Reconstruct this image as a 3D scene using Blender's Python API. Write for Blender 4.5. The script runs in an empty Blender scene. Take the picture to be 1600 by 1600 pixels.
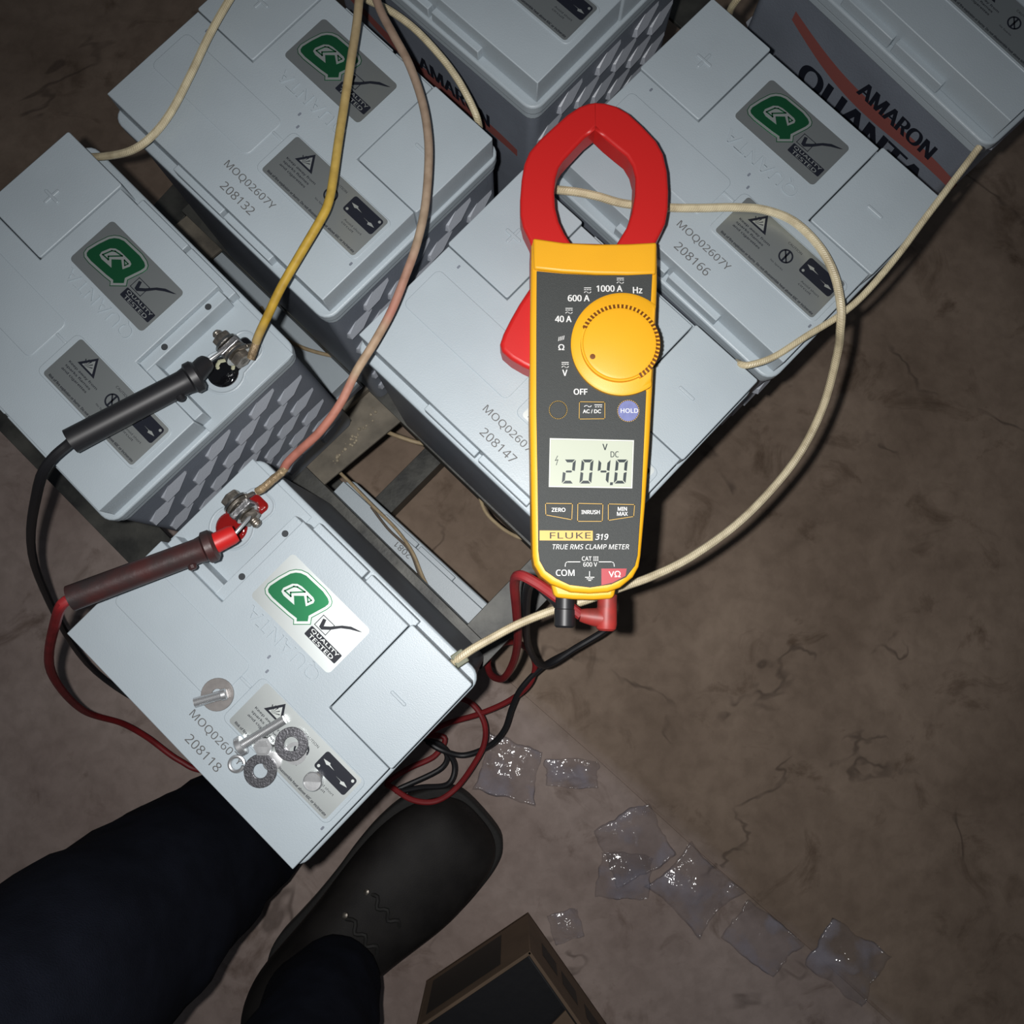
import bpy, bmesh, math, random
from mathutils import Vector, Matrix, noise
random.seed(7)
SC = bpy.context.scene
COL = SC.collection
H = 0.40                      # height of the battery tops over the floor (metres)
F_PX = 1230.0                 # focal length for a 1600 px frame
CAM_H = H + 0.39877
TILT = 0.118564

# ------------------------------------------------------------------ camera, world, flash, exposure
cam = bpy.data.cameras.new('camera')
cam.sensor_width = 36.0
cam.lens = F_PX / 1600.0 * 36.0
cam.clip_start = 0.01
camo = bpy.data.objects.new('camera', cam)
camo.location = (0, 0, CAM_H)
camo.rotation_euler = (TILT, 0, 0)
COL.objects.link(camo)
SC.camera = camo

world = bpy.data.worlds.new('dark_room')
SC.world = world
world.use_nodes = True
wb = world.node_tree.nodes['Background']
wb.inputs[0].default_value = (0.75, 0.85, 1.0, 1)
wb.inputs[1].default_value = 0.05

fl = bpy.data.lights.new('phone_flash', 'AREA')
fl.shape = 'DISK'
fl.size = 0.007
fl.energy = 1.36
fl.spread = math.radians(132)
fl.color = (1.0, 0.985, 0.97)
flo = bpy.data.objects.new('phone_flash', fl)
flo.location = (-0.017, 0.004, CAM_H + 0.002)
flo.rotation_euler = (0.03, -0.04, 0)
COL.objects.link(flo)

SC.view_settings.view_transform = 'Standard'
SC.view_settings.look = 'None'
SC.view_settings.gamma = 1.0
SC.view_settings.use_curve_mapping = False
SC.view_settings.exposure = 0.0

# ------------------------------------------------------------------ helpers
CT, ST = math.cos(TILT), math.sin(TILT)
def P(px, py, z):
    """point of the place at height z along the sight line of a pixel of the photograph"""
    x, y, w = (px - 800) / F_PX, -(py - 800) / F_PX, -1.0
    dx, dy, dz = x, CT * y - ST * w, ST * y + CT * w
    t = (z - CAM_H) / dz
    return Vector((t * dx, t * dy, z))

def PP(pts, z):
    return [P(a, b, z) for a, b in pts]

class MB:
    def __init__(s): s.v = []; s.f = []; s.uv = None
    def add(s, vs, fs):
        o = len(s.v); s.v += [Vector(v) for v in vs]; s.f += [tuple(i + o for i in f) for f in fs]; return s
    def prism(s, poly, z0, z1):
        n = len(poly); pl = [(p[0], p[1]) for p in poly]
        a = sum(pl[i][0] * pl[(i + 1) % n][1] - pl[(i + 1) % n][0] * pl[i][1] for i in range(n))
        if a < 0: pl = pl[::-1]
        vs = [(x, y, z0) for x, y in pl] + [(x, y, z1) for x, y in pl]
        fs = [tuple(range(n - 1, -1, -1)), tuple(range(n, 2 * n))]
        fs += [(i, (i + 1) % n, n + (i + 1) % n, n + i) for i in range(n)]
        return s.add(vs, fs)
    def taper(s, p0, z0, p1, z1):
        n = len(p0)
        a = sum(p0[i][0] * p0[(i + 1) % n][1] - p0[(i + 1) % n][0] * p0[i][1] for i in range(n))
        if a < 0: p0 = p0[::-1]; p1 = p1[::-1]
        vs = [(p[0], p[1], z0) for p in p0] + [(p[0], p[1], z1) for p in p1]
        fs = [tuple(range(n - 1, -1, -1)), tuple(range(n, 2 * n))]
        fs += [(i, (i + 1) % n, n + (i + 1) % n, n + i) for i in range(n)]
        return s.add(vs, fs)
    def box(s, x0, x1, y0, y1, z0, z1):
        return s.prism([(x0, y0), (x1, y0), (x1, y1), (x0, y1)], z0, z1)
    def bar(s, a, b, w, h, up=Vector((0, 0, 1))):
        """box beam from a to b (centre of its top), w wide, h deep"""
        a, b = Vector(a), Vector(b); d = (b - a).normalized(); r = d.cross(up).normalized(); u = r.cross(d)
        vs = []
        for p in (a, b):
            for i, j in ((-1, -1), (1, -1), (1, 0), (-1, 0)):
                vs.append(p + r * (i * w / 2) + u * (j * h))
        return s.add(vs, [(0, 1, 2, 3), (7, 6, 5, 4), (0, 4, 5, 1), (1, 5, 6, 2), (2, 6, 7, 3), (3, 7, 4, 0)])
    def rings(s, rings, cap=True):
        m = len(rings[0]); o = len(s.v)
        for r in rings: s.v += [Vector(p) for p in r]
        for i in range(len(rings) - 1):
            for j in range(m):
                s.f.append((o + i * m + j, o + i * m + (j + 1) % m, o + (i + 1) * m + (j + 1) % m, o + (i + 1) * m + j))
        if cap:
            s.f.append(tuple(o + j for j in range(m - 1, -1, -1)))
            k = o + (len(rings) - 1) * m
            s.f.append(tuple(k + j for j in range(m)))
        return s
    def tube(s, pts, r, n=10, uvs=False):
        pts = [Vector(p) for p in pts]; N = len(pts)
        rad = r if isinstance(r, (list, tuple)) else [r] * N
        t0 = (pts[1] - pts[0]).normalized()
        nrm = Vector((0, 0, 1)) if abs(t0.z) < 0.9 else Vector((1, 0, 0))
        nrm = (nrm - t0 * nrm.dot(t0)).normalized()
        R = []; along = [0.0]
        for i in range(N):
            t = (pts[min(i + 1, N - 1)] - pts[max(i - 1, 0)]).normalized()
            nrm = (nrm - t * nrm.dot(t)).normalized(); bn = t.cross(nrm)
            R.append([pts[i] + (nrm * math.cos(2 * math.pi * k / n) + bn * math.sin(2 * math.pi * k / n)) * rad[i] for k in range(n)])
            if i: along.append(along[-1] + (pts[i] - pts[i - 1]).length)
        o = len(s.f); s.rings(R)
        if uvs:
            if s.uv is None: s.uv = {}
            for i in range(N - 1):
                for j in range(n):
                    s.uv[o + i * n + j] = ((along[i], j / n), (along[i], (j + 1) / n), (along[i + 1], (j + 1) / n), (along[i + 1], j / n))
        return s
    def cyl(s, a, b, r, n=20, r2=None):
        return s.tube([a, b], [r, r if r2 is None else r2], n)
    def lathe(s, a, axis, prof, n=24):
        """prof: (distance along the axis, radius)"""
        a = Vector(a); d = Vector(axis).normalized()
        return s.tube([a + d * t for t, _ in prof], [max(r, 1e-5) for _, r in prof], n)
    def ring(s, c, ro, ri, h, axis=(0, 0, 1), n=28):
        c = Vector(c); d = Vector(axis).normalized()
        q = d.to_track_quat('Z', 'Y')
        R = []
        for rr, z in ((ro, 0), (ro, h), (ri, h), (ri, 0)):
            R.append([c + q @ Vector((rr * math.cos(2 * math.pi * k / n), rr * math.sin(2 * math.pi * k / n), z)) for k in range(n)])
        R.append(R[0])
        return s.rings(R, cap=False)

SHADE = math.radians(35)
def build(name, mb, m, parent=None, org=None, bevel=0.0, seg=2, smooth=True, sub=0):
    me = bpy.data.meshes.new(name)
    o3 = Vector(org) if org is not None else (ORG.get(root_of(parent).name, Vector()) if parent else Vector())
    me.from_pydata([v - o3 for v in mb.v], [], mb.f)
    me.validate(clean_customdata=False)
    bm = bmesh.new(); bm.from_mesh(me)
    bmesh.ops.remove_doubles(bm, verts=bm.verts, dist=1e-7)
    bmesh.ops.recalc_face_normals(bm, faces=bm.faces); bm.to_mesh(me); bm.free()
    if mb.uv:
        ul = me.uv_layers.new(name='UVMap')
        if len(me.polygons) == len(mb.f):
            for fi, uvs in mb.uv.items():
                p = me.polygons[fi]
                key = {tuple(round(c, 6) for c in (mb.v[vi] - o3)): uvs[k] for k, vi in enumerate(mb.f[fi])}
                for li in p.loop_indices:
                    c = tuple(round(x, 6) for x in me.vertices[me.loops[li].vertex_index].co)
                    ul.data[li].uv = key.get(c, uvs[0])
    me.materials.append(m)
    if smooth:
        for p in me.polygons: p.use_smooth = True
        me.set_sharp_from_angle(angle=SHADE)
    o = bpy.data.objects.new(name, me)
    COL.objects.link(o)
    if parent: o.parent = parent
    if bevel:
        b = o.modifiers.new('bevel', 'BEVEL'); b.width = bevel; b.segments = seg; b.limit_method = 'ANGLE'; b.angle_limit = math.radians(40)
        b.harden_normals = False
    if sub:
        b = o.modifiers.new('sub', 'SUBSURF'); b.levels = sub; b.render_levels = sub
    return o

ORG = {}
def root_of(o):
    while o.parent: o = o.parent
    return o

def empty(name, loc, label, cat, group=None, rz=0.0):
    o = bpy.data.objects.new(name, None); COL.objects.link(o)
    o.empty_display_size = 0.02
    o.location = loc; o.rotation_euler = (0, 0, rz)
    ORG[o.name] = Vector(loc)
    tag(o, label, cat, group)
    return o

def tag(o, label=None, cat=None, group=None, kind=None):
    if label: o['label'] = label
    if cat: o['category'] = cat
    if group: o['group'] = group
    if kind: o['kind'] = kind
    return o

def rrect(x0, x1, y0, y1, r, n=5):
    pts = []
    for cx, cy, a0 in ((x1 - r, y1 - r, 0), (x0 + r, y1 - r, 90), (x0 + r, y0 + r, 180), (x1 - r, y0 + r, 270)):
        for k in range(n + 1):
            a = math.radians(a0 + 90 * k / n)
            pts.append((cx + r * math.cos(a), cy + r * math.sin(a)))
    return pts

def circle(cx, cy, r, n=32, a0=0, a1=360):
    return [(cx + r * math.cos(math.radians(a0 + (a1 - a0) * k / n)), cy + r * math.sin(math.radians(a0 + (a1 - a0) * k / n))) for k in range(n if a1 - a0 >= 360 else n + 1)]

def offset(poly, d):
    """polygon moved inwards by d"""
    n = len(poly); a = sum(poly[i][0] * poly[(i + 1) % n][1] - poly[(i + 1) % n][0] * poly[i][1] for i in range(n))
    sg = 1 if a > 0 else -1; out = []
    for i in range(n):
        p0, p1, p2 = Vector(poly[i - 1][:2]), Vector(poly[i][:2]), Vector(poly[(i + 1) % n][:2])
        e1, e2 = (p1 - p0).normalized(), (p2 - p1).normalized()
        n1, n2 = Vector((-e1.y, e1.x)) * sg, Vector((-e2.y, e2.x)) * sg
        b = n1 + n2; L = b.length
        if L < 1e-6: out.append(tuple(p1 + n1 * d)); continue
        b /= L; out.append(tuple(p1 + b * (d / max(0.35, b.dot(n1)))))
    return out

def smooth_path(pts, per=8):
    pts = [Vector(p) for p in pts]; out = []
    for i in range(len(pts) - 1):
        p0, p1, p2, p3 = pts[max(i - 1, 0)], pts[i], pts[i + 1], pts[min(i + 2, len(pts) - 1)]
        for k in range(per):
            t = k / per
            out.append(0.5 * ((2 * p1) + (p2 - p0) * t + (2 * p0 - 5 * p1 + 4 * p2 - p3) * t * t + (3 * p1 - p0 - 3 * p2 + p3) * t ** 3))
    out.append(pts[-1])
    return out

def smooth_poly(pts, per=4):
    n = len(pts); out = []
    for i in range(n):
        p0, p1, p2, p3 = (Vector(pts[(i + k) % n][:2]) for k in (-1, 0, 1, 2))
        for k in range(per):
            t = k / per
            out.append(tuple(0.5 * ((2 * p1) + (p2 - p0) * t + (2 * p0 - 5 * p1 + 4 * p2 - p3) * t * t + (3 * p1 - p0 - 3 * p2 + p3) * t ** 3)))
    return out

def stroke(pts, w, closed=False):
    """flat ribbon polygons (quads) along a polyline"""
    pts = [Vector(p[:2]) for p in pts]; q = []
    m = len(pts) if closed else len(pts) - 1
    for i in range(m):
        a, b = pts[i], pts[(i + 1) % len(pts)]; d = (b - a)
        if d.length < 1e-9: continue
        d.normalize(); nn = Vector((-d.y, d.x)) * w / 2; e = d * w / 2
        q.append([tuple(a - e + nn), tuple(a - e - nn), tuple(b + e - nn), tuple(b + e + nn)])
    return q

TXT = {}
FONT = None
try:                                     # the plain sans that ships inside Blender
    import os
    FONT = bpy.data.fonts.load(os.path.join(bpy.utils.resource_path('LOCAL'), 'datafiles', 'fonts', 'NotoSansSymbols-VariableFont_wght.woff2'))
except Exception:
    FONT = None
def text_geo(s, bold=0.0, shear=0.0, space=1.0):
    key = (s, bold, shear, space)
    if key in TXT: return TXT[key]
    cu = bpy.data.curves.new('lettering', 'FONT'); cu.body = s; cu.size = 1.0; cu.shear = shear
    cu.space_character = space
    if FONT and all(ch_ == ' ' or (ch_.isascii() and ch_.isalnum()) for ch_ in s): cu.font = FONT
    cu.resolution_u = 3; cu.align_x = 'CENTER'
    o = bpy.data.objects.new('lettering', cu); COL.objects.link(o)
    dg = bpy.context.evaluated_depsgraph_get(); dg.update()
    me = bpy.data.meshes.new_from_object(o.evaluated_get(dg))
    vs = [v.co.copy() for v in me.vertices]; fs = [tuple(p.vertices) for p in me.polygons]
    bpy.data.objects.remove(o); bpy.data.curves.remove(cu); bpy.data.meshes.remove(me)
    x0, x1 = min(v.x for v in vs), max(v.x for v in vs); y0, y1 = min(v.y for v in vs), max(v.y for v in vs)
    g = ([((v.x - (x0 + x1) / 2) / (x1 - x0), (v.y - (y0 + y1) / 2) / (y1 - y0)) for v in vs], fs)
    TXT[key] = g
    return g

def add_text(mb, s, c, w, h, fz=None, rot=0.0, M=None, **k):
    """print the word s centred on c, w wide and h high, in the plane z = c[2]"""
    bold = k.pop('bold', 0.0) * 1.6 * h
    vs, fs = text_geo(s, **k); ca, sa = math.cos(rot), math.sin(rot)
    w, h = w - 2 * bold, h - bold                       # heavier strokes: the same glyphs again, shifted a hair
    for n_, (ox, oy) in enumerate(((0, 0),) if not bold else ((-1, 0), (1, 0), (-.5, .5), (.5, -.5), (.5, .5), (-.5, -.5))):
        ox *= bold; oy *= bold
        mb.add([(c[0] + ca * (x * w + ox) - sa * (y * h + oy), c[1] + sa * (x * w + ox) + ca * (y * h + oy), c[2] + n_ * 1.5e-6) for x, y in vs], fs)
    return mb

def flat(mb, poly, z, t=0.00006):
    return mb.prism(poly, z - t, z)

# ------------------------------------------------------------------ materials
def mat(name, col, rough=0.5, metal=0.0, spec=0.5, noise_s=0, noise_amt=0.0, bump_s=0, bump=0.0, col2=None, coat=0.0, trans=0.0, sheen=0.0):
    m = bpy.data.materials.new(name); m.use_nodes = True
    nt = m.node_tree; b = nt.nodes['Principled BSDF']
    b.inputs['Base Color'].default_value = (*col, 1); b.inputs['Roughness'].default_value = rough
    b.inputs['Metallic'].default_value = metal; b.inputs['Specular IOR Level'].default_value = spec
    b.inputs['Coat Weight'].default_value = coat
    b.inputs['Coat Roughness'].default_value = 0.05
    b.inputs['Transmission Weight'].default_value = trans
    b.inputs['Sheen Weight'].default_value = sheen
    tc = nt.nodes.new('ShaderNodeTexCoord')
    if noise_s:
        n = nt.nodes.new('ShaderNodeTexNoise'); n.inputs['Scale'].default_value = noise_s; n.inputs['Detail'].default_value = 6
        nt.links.new(tc.outputs['Object'], n.inputs['Vector'])
        r = nt.nodes.new('ShaderNodeValToRGB')
        c2 = col2 or tuple(c * (1 - noise_amt) for c in col)
        r.color_ramp.elements[0].position = 0.35; r.color_ramp.elements[1].position = 0.65
        r.color_ramp.elements[0].color = (*c2, 1); r.color_ramp.elements[1].color = (*col, 1)
        nt.links.new(n.outputs['Fac'], r.inputs['Fac']); nt.links.new(r.outputs['Color'], b.inputs['Base Color'])
    if bump_s:
        n = nt.nodes.new('ShaderNodeTexNoise'); n.inputs['Scale'].default_value = bump_s; n.inputs['Detail'].default_value = 3
        nt.links.new(tc.outputs['Object'], n.inputs['Vector'])
        u = nt.nodes.new('ShaderNodeBump'); u.inputs['Strength'].default_value = bump; u.inputs['Distance'].default_value = 0.001
        nt.links.new(n.outputs['Fac'], u.inputs['Height']); nt.links.new(u.outputs['Normal'], b.inputs['Normal'])
    return m

def cable_mat(name, stops, scale=1.0, rough=0.6, braid=0.0, spec=0.3):
    """colour changes along the length (dust, faded sheath); fine braid as relief"""
    m = mat(name, stops[0][1], rough, spec=spec); nt = m.node_tree; b = nt.nodes['Principled BSDF']
    uv = nt.nodes.new('ShaderNodeTexCoord'); sx = nt.nodes.new('ShaderNodeSeparateXYZ')
    nt.links.new(uv.outputs['UV'], sx.inputs[0])
    ml = nt.nodes.new('ShaderNodeMath'); ml.operation = 'MULTIPLY'; ml.inputs[1].default_value = scale
    nt.links.new(sx.outputs['X'], ml.inputs[0])
    r = nt.nodes.new('ShaderNodeValToRGB'); cr = r.color_ramp
    while len(cr.elements) > 1: cr.elements.remove(cr.elements[-1])
    cr.elements[0].position = stops[0][0]; cr.elements[0].color = (*stops[0][1], 1)
    for p, c in stops[1:]:
        e = cr.elements.new(p); e.color = (*c, 1)
    nt.links.new(ml.outputs[0], r.inputs['Fac'])
    n = nt.nodes.new('ShaderNodeTexNoise'); n.inputs['Scale'].default_value = 160; n.inputs['Detail'].default_value = 4
    nt.links.new(uv.outputs['Object'], n.inputs['Vector'])
    mx = nt.nodes.new('ShaderNodeMix'); mx.data_type = 'RGBA'; mx.blend_type = 'MULTIPLY'
    mx.inputs['Factor'].default_value = 0.45
    nt.links.new(r.outputs['Color'], mx.inputs['A'])
    nr = nt.nodes.new('ShaderNodeValToRGB'); nr.color_ramp.elements[0].position = 0.3; nr.color_ramp.elements[0].color = (0.45, 0.4, 0.35, 1); nr.color_ramp.elements[1].position = 0.6
    nt.links.new(n.outputs['Fac'], nr.inputs['Fac']); nt.links.new(nr.outputs['Color'], mx.inputs['B'])
    nt.links.new(mx.outputs['Result'], b.inputs['Base Color'])
    if braid:
        cb = nt.nodes.new('ShaderNodeCombineXYZ')
        a = nt.nodes.new('ShaderNodeMath'); a.operation = 'MULTIPLY'; a.inputs[1].default_value = 520
        nt.links.new(sx.outputs['X'], a.inputs[0])
        c = nt.nodes.new('ShaderNodeMath'); c.operation = 'MULTIPLY'; c.inputs[1].default_value = 3
        nt.links.new(sx.outputs['Y'], c.inputs[0])
        nt.links.new(a.outputs[0], cb.inputs[0]); nt.links.new(c.outputs[0], cb.inputs[1])
        w = nt.nodes.new('ShaderNodeTexWave'); w.bands_direction = 'DIAGONAL'; w.inputs['Scale'].default_value = 1.0; w.inputs['Distortion'].default_value = 1.0
        nt.links.new(cb.outputs[0], w.inputs['Vector'])
        u = nt.nodes.new('ShaderNodeBump'); u.inputs['Strength'].default_value = braid; u.inputs['Distance'].default_value = 0.0006
        nt.links.new(w.outputs['Fac'], u.inputs['Height']); nt.links.new(u.outputs['Normal'], b.inputs['Normal'])
    return m

M = {}
M['lid'] = mat('grey_abs_lid', (0.405, 0.465, 0.505), 0.42, noise_s=25, noise_amt=0.06, bump_s=1500, bump=0.12)
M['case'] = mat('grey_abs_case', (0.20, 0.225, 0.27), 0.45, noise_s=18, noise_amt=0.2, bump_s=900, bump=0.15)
M['pad'] = mat('case_pad', (0.36, 0.385, 0.43), 0.4, bump_s=900, bump=0.1)
M['film'] = mat('silver_film', (0.51, 0.545, 0.54), 0.43, metal=0.88, bump_s=60, bump=0.02)
M['green'] = mat('green_foil_ink', (0.026, 0.185, 0.078), 0.42, metal=0.82)
M['ink'] = mat('dark_ink', (0.012, 0.014, 0.022), 0.45, spec=0.3)
M['film_line'] = mat('silver_print', (0.66, 0.70, 0.68), 0.42, metal=0.8)
M['jet'] = mat('grey_jet_print', (0.10, 0.10, 0.10), 0.7)
M['lead'] = mat('lead_post', (0.35, 0.35, 0.36), 0.38, metal=0.9, bump_s=400, bump=0.5)
M['zinc'] = mat('zinc_hardware', (0.62, 0.60, 0.56), 0.28, metal=1.0, bump_s=700, bump=0.2)
M['dusty_zinc'] = mat('dusty_zinc', (0.42, 0.38, 0.33), 0.4, metal=0.85, noise_s=300, noise_amt=0.5, bump_s=500, bump=0.4)
M['chrome'] = mat('bright_zinc', (0.66, 0.67, 0.68), 0.34, metal=0.82, bump_s=300, bump=0.05)
M['galv'] = mat('galvanised_washer', (0.25, 0.25, 0.27), 0.34, metal=0.85, noise_s=700, noise_amt=0.35, bump_s=1100, bump=0.22)
M['epoxy_red'] = mat('red_epoxy', (0.22, 0.007, 0.006), 0.06, coat=1.0, bump_s=160, bump=1.0)
M['epoxy_black'] = mat('black_epoxy', (0.004, 0.004, 0.005), 0.05, coat=1.0, bump_s=140, bump=1.0)
M['grease'] = mat('pale_grease', (0.38, 0.38, 0.26), 0.4)
M['hole'] = mat('hole_shade_paint', (0.03, 0.035, 0.04), 0.7)  # dark tone paints the shade inside the clip holes
M['yellow'] = mat('yellow_overmould', (0.83, 0.40, 0.012), 0.45, bump_s=2500, bump=0.08, noise_s=20, noise_amt=0.08)
M['yellow_dark'] = mat('knob_shade_and_dot', (0.16, 0.05, 0.004), 0.6)  # painted shade between the grip teeth, also the dark pointer dot
M['red'] = mat('red_jaw_plastic', (0.52, 0.013, 0.012), 0.42, bump_s=2500, bump=0.06)
M['face'] = mat('charcoal_faceplate', (0.048, 0.052, 0.051), 0.55, bump_s=3500, bump=0.35, spec=0.35)
M['white'] = mat('white_print', (0.72, 0.72, 0.70), 0.6)
M['gold'] = mat('yellow_print', (0.60, 0.36, 0.06), 0.5)
M['redprint'] = mat('red_print', (0.36, 0.012, 0.024), 0.5)
M['lilac'] = mat('worn_lilac_button', (0.17, 0.19, 0.40), 0.5, noise_s=400, noise_amt=0.15)
M['lcd'] = mat('lcd_glass', (0.50, 0.535, 0.44), 0.22, noise_s=12, noise_amt=0.06)
M['lcdink'] = mat('lcd_segment', (0.018, 0.028, 0.032), 0.35)
M['bezel'] = mat('lcd_bezel', (0.66, 0.68, 0.60), 0.4)
M['rubber_red'] = mat('red_lead_rubber', (0.27, 0.018, 0.021), 0.5, noise_s=60, noise_amt=0.3)
M['rubber_grimy'] = mat('grimy_red_rubber', (0.055, 0.018, 0.017), 0.42, noise_s=70, col2=(0.03, 0.022, 0.022), bump_s=200, bump=0.2)
M['rubber_plug'] = mat('worn_red_plug', (0.36, 0.03, 0.025), 0.5, noise_s=90, col2=(0.16, 0.03, 0.025))
M['rubber_black'] = mat('black_lead_rubber', (0.014, 0.014, 0.016), 0.45)
M['steel'] = mat('dusty_black_steel', (0.085, 0.085, 0.075), 0.5, metal=0.2, noise_s=35, col2=(0.026, 0.027, 0.026), bump_s=120, bump=0.4)
M['steel_dust'] = mat('brown_dust_steel', (0.20, 0.175, 0.135), 0.8, noise_s=40, col2=(0.085, 0.075, 0.06), bump_s=200, bump=0.5)
M['rust'] = mat('rusty_fastener', (0.42, 0.36, 0.26), 0.8, noise_s=300, noise_amt=0.5, bump_s=500, bump=0.8)
M['denim'] = mat('navy_work_trousers', (0.010, 0.012, 0.020), 0.9, spec=0.1, noise_s=50, noise_amt=0.3, bump_s=1200, bump=0.5)
M['leather'] = mat('black_boot_leather', (0.0125, 0.0112, 0.0108), 0.58, spec=0.2, noise_s=40, col2=(0.021, 0.019, 0.018), bump_s=900, bump=0.1)
M['sole'] = mat('boot_sole', (0.018, 0.017, 0.016), 0.75, bump_s=300, bump=0.3)
M['card'] = mat('brown_cardboard', (0.17, 0.115, 0.075), 0.8, noise_s=30, noise_amt=0.2, bump_s=250, bump=0.2)
M['card_print'] = mat('dark_box_print', (0.035, 0.03, 0.026), 0.7)
M['black_bag'] = mat('black_liner', (0.004, 0.004, 0.006), 0.6, bump_s=60, bump=0.4)
M['ribbon'] = mat('red_ribbon_print', (0.25, 0.075, 0.065), 0.6)
M['strand'] = mat('bare_tinned_strand', (0.36, 0.26, 0.15), 0.5, metal=0.35, noise_s=250, noise_amt=0.4, bump_s=600, bump=0.8)

# thin crumpled polythene: clear film with gloss
def film_mat():
    m = bpy.data.materials.new('clear_polythene'); m.use_nodes = True; nt = m.node_tree
    for n in list(nt.nodes): nt.nodes.remove(n)
    out = nt.nodes.new('ShaderNodeOutputMaterial'); tr = nt.nodes.new('ShaderNodeBsdfTransparent'); gl = nt.nodes.new('ShaderNodeBsdfGlossy')
    df = nt.nodes.new('ShaderNodeBsdfDiffuse'); df.inputs[0].default_value = (0.55, 0.52, 0.60, 1)
    tr.inputs[0].default_value = (0.99, 0.99, 0.995, 1); gl.inputs['Roughness'].default_value = 0.13
    fr = nt.nodes.new('ShaderNodeFresnel'); fr.inputs[0].default_value = 1.5
    ma = nt.nodes.new('ShaderNodeMath'); ma.operation = 'MULTIPLY_ADD'; ma.inputs[1].default_value = 1.3; ma.inputs[2].default_value = 0.0
    nt.links.new(fr.outputs[0], ma.inputs[0])
    mn = nt.nodes.new('ShaderNodeMath'); mn.operation = 'MINIMUM'; mn.inputs[1].default_value = 0.085; nt.links.new(ma.outputs[0], mn.inputs[0])
    tcn = nt.nodes.new('ShaderNodeTexCoord'); nz = nt.nodes.new('ShaderNodeTexNoise'); nz.inputs['Scale'].default_value = 105; nz.inputs['Detail'].default_value = 2
    nt.links.new(tcn.outputs['Object'], nz.inputs['Vector'])
    bp = nt.nodes.new('ShaderNodeBump'); bp.inputs['Strength'].default_value = 1.0; bp.inputs['Distance'].default_value = 0.002
    nt.links.new(nz.outputs['Fac'], bp.inputs['Height']); nt.links.new(bp.outputs['Normal'], gl.inputs['Normal'])
    m1 = nt.nodes.new('ShaderNodeMixShader'); hz = nt.nodes.new('ShaderNodeTexNoise'); hz.inputs['Scale'].default_value = 32; hz.inputs['Detail'].default_value = 4; nt.links.new(tcn.outputs['Object'], hz.inputs['Vector'])
    hr = nt.nodes.new('ShaderNodeMapRange'); hr.inputs['From Min'].default_value = .48; hr.inputs['From Max'].default_value = .68; hr.inputs['To Min'].default_value = .015; hr.inputs['To Max'].default_value = .34
    nt.links.new(hz.outputs['Fac'], hr.inputs['Value']); nt.links.new(hr.outputs[0], m1.inputs[0])
    nt.links.new(tr.outputs[0], m1.inputs[1]); nt.links.new(df.outputs[0], m1.inputs[2])
    m2 = nt.nodes.new('ShaderNodeMixShader'); nt.links.new(mn.outputs[0], m2.inputs[0])
    nt.links.new(m1.outputs[0], m2.inputs[1]); nt.links.new(gl.outputs[0], m2.inputs[2]); nt.links.new(m2.outputs[0], out.inputs[0])
    return m
M['poly'] = film_mat()

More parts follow.
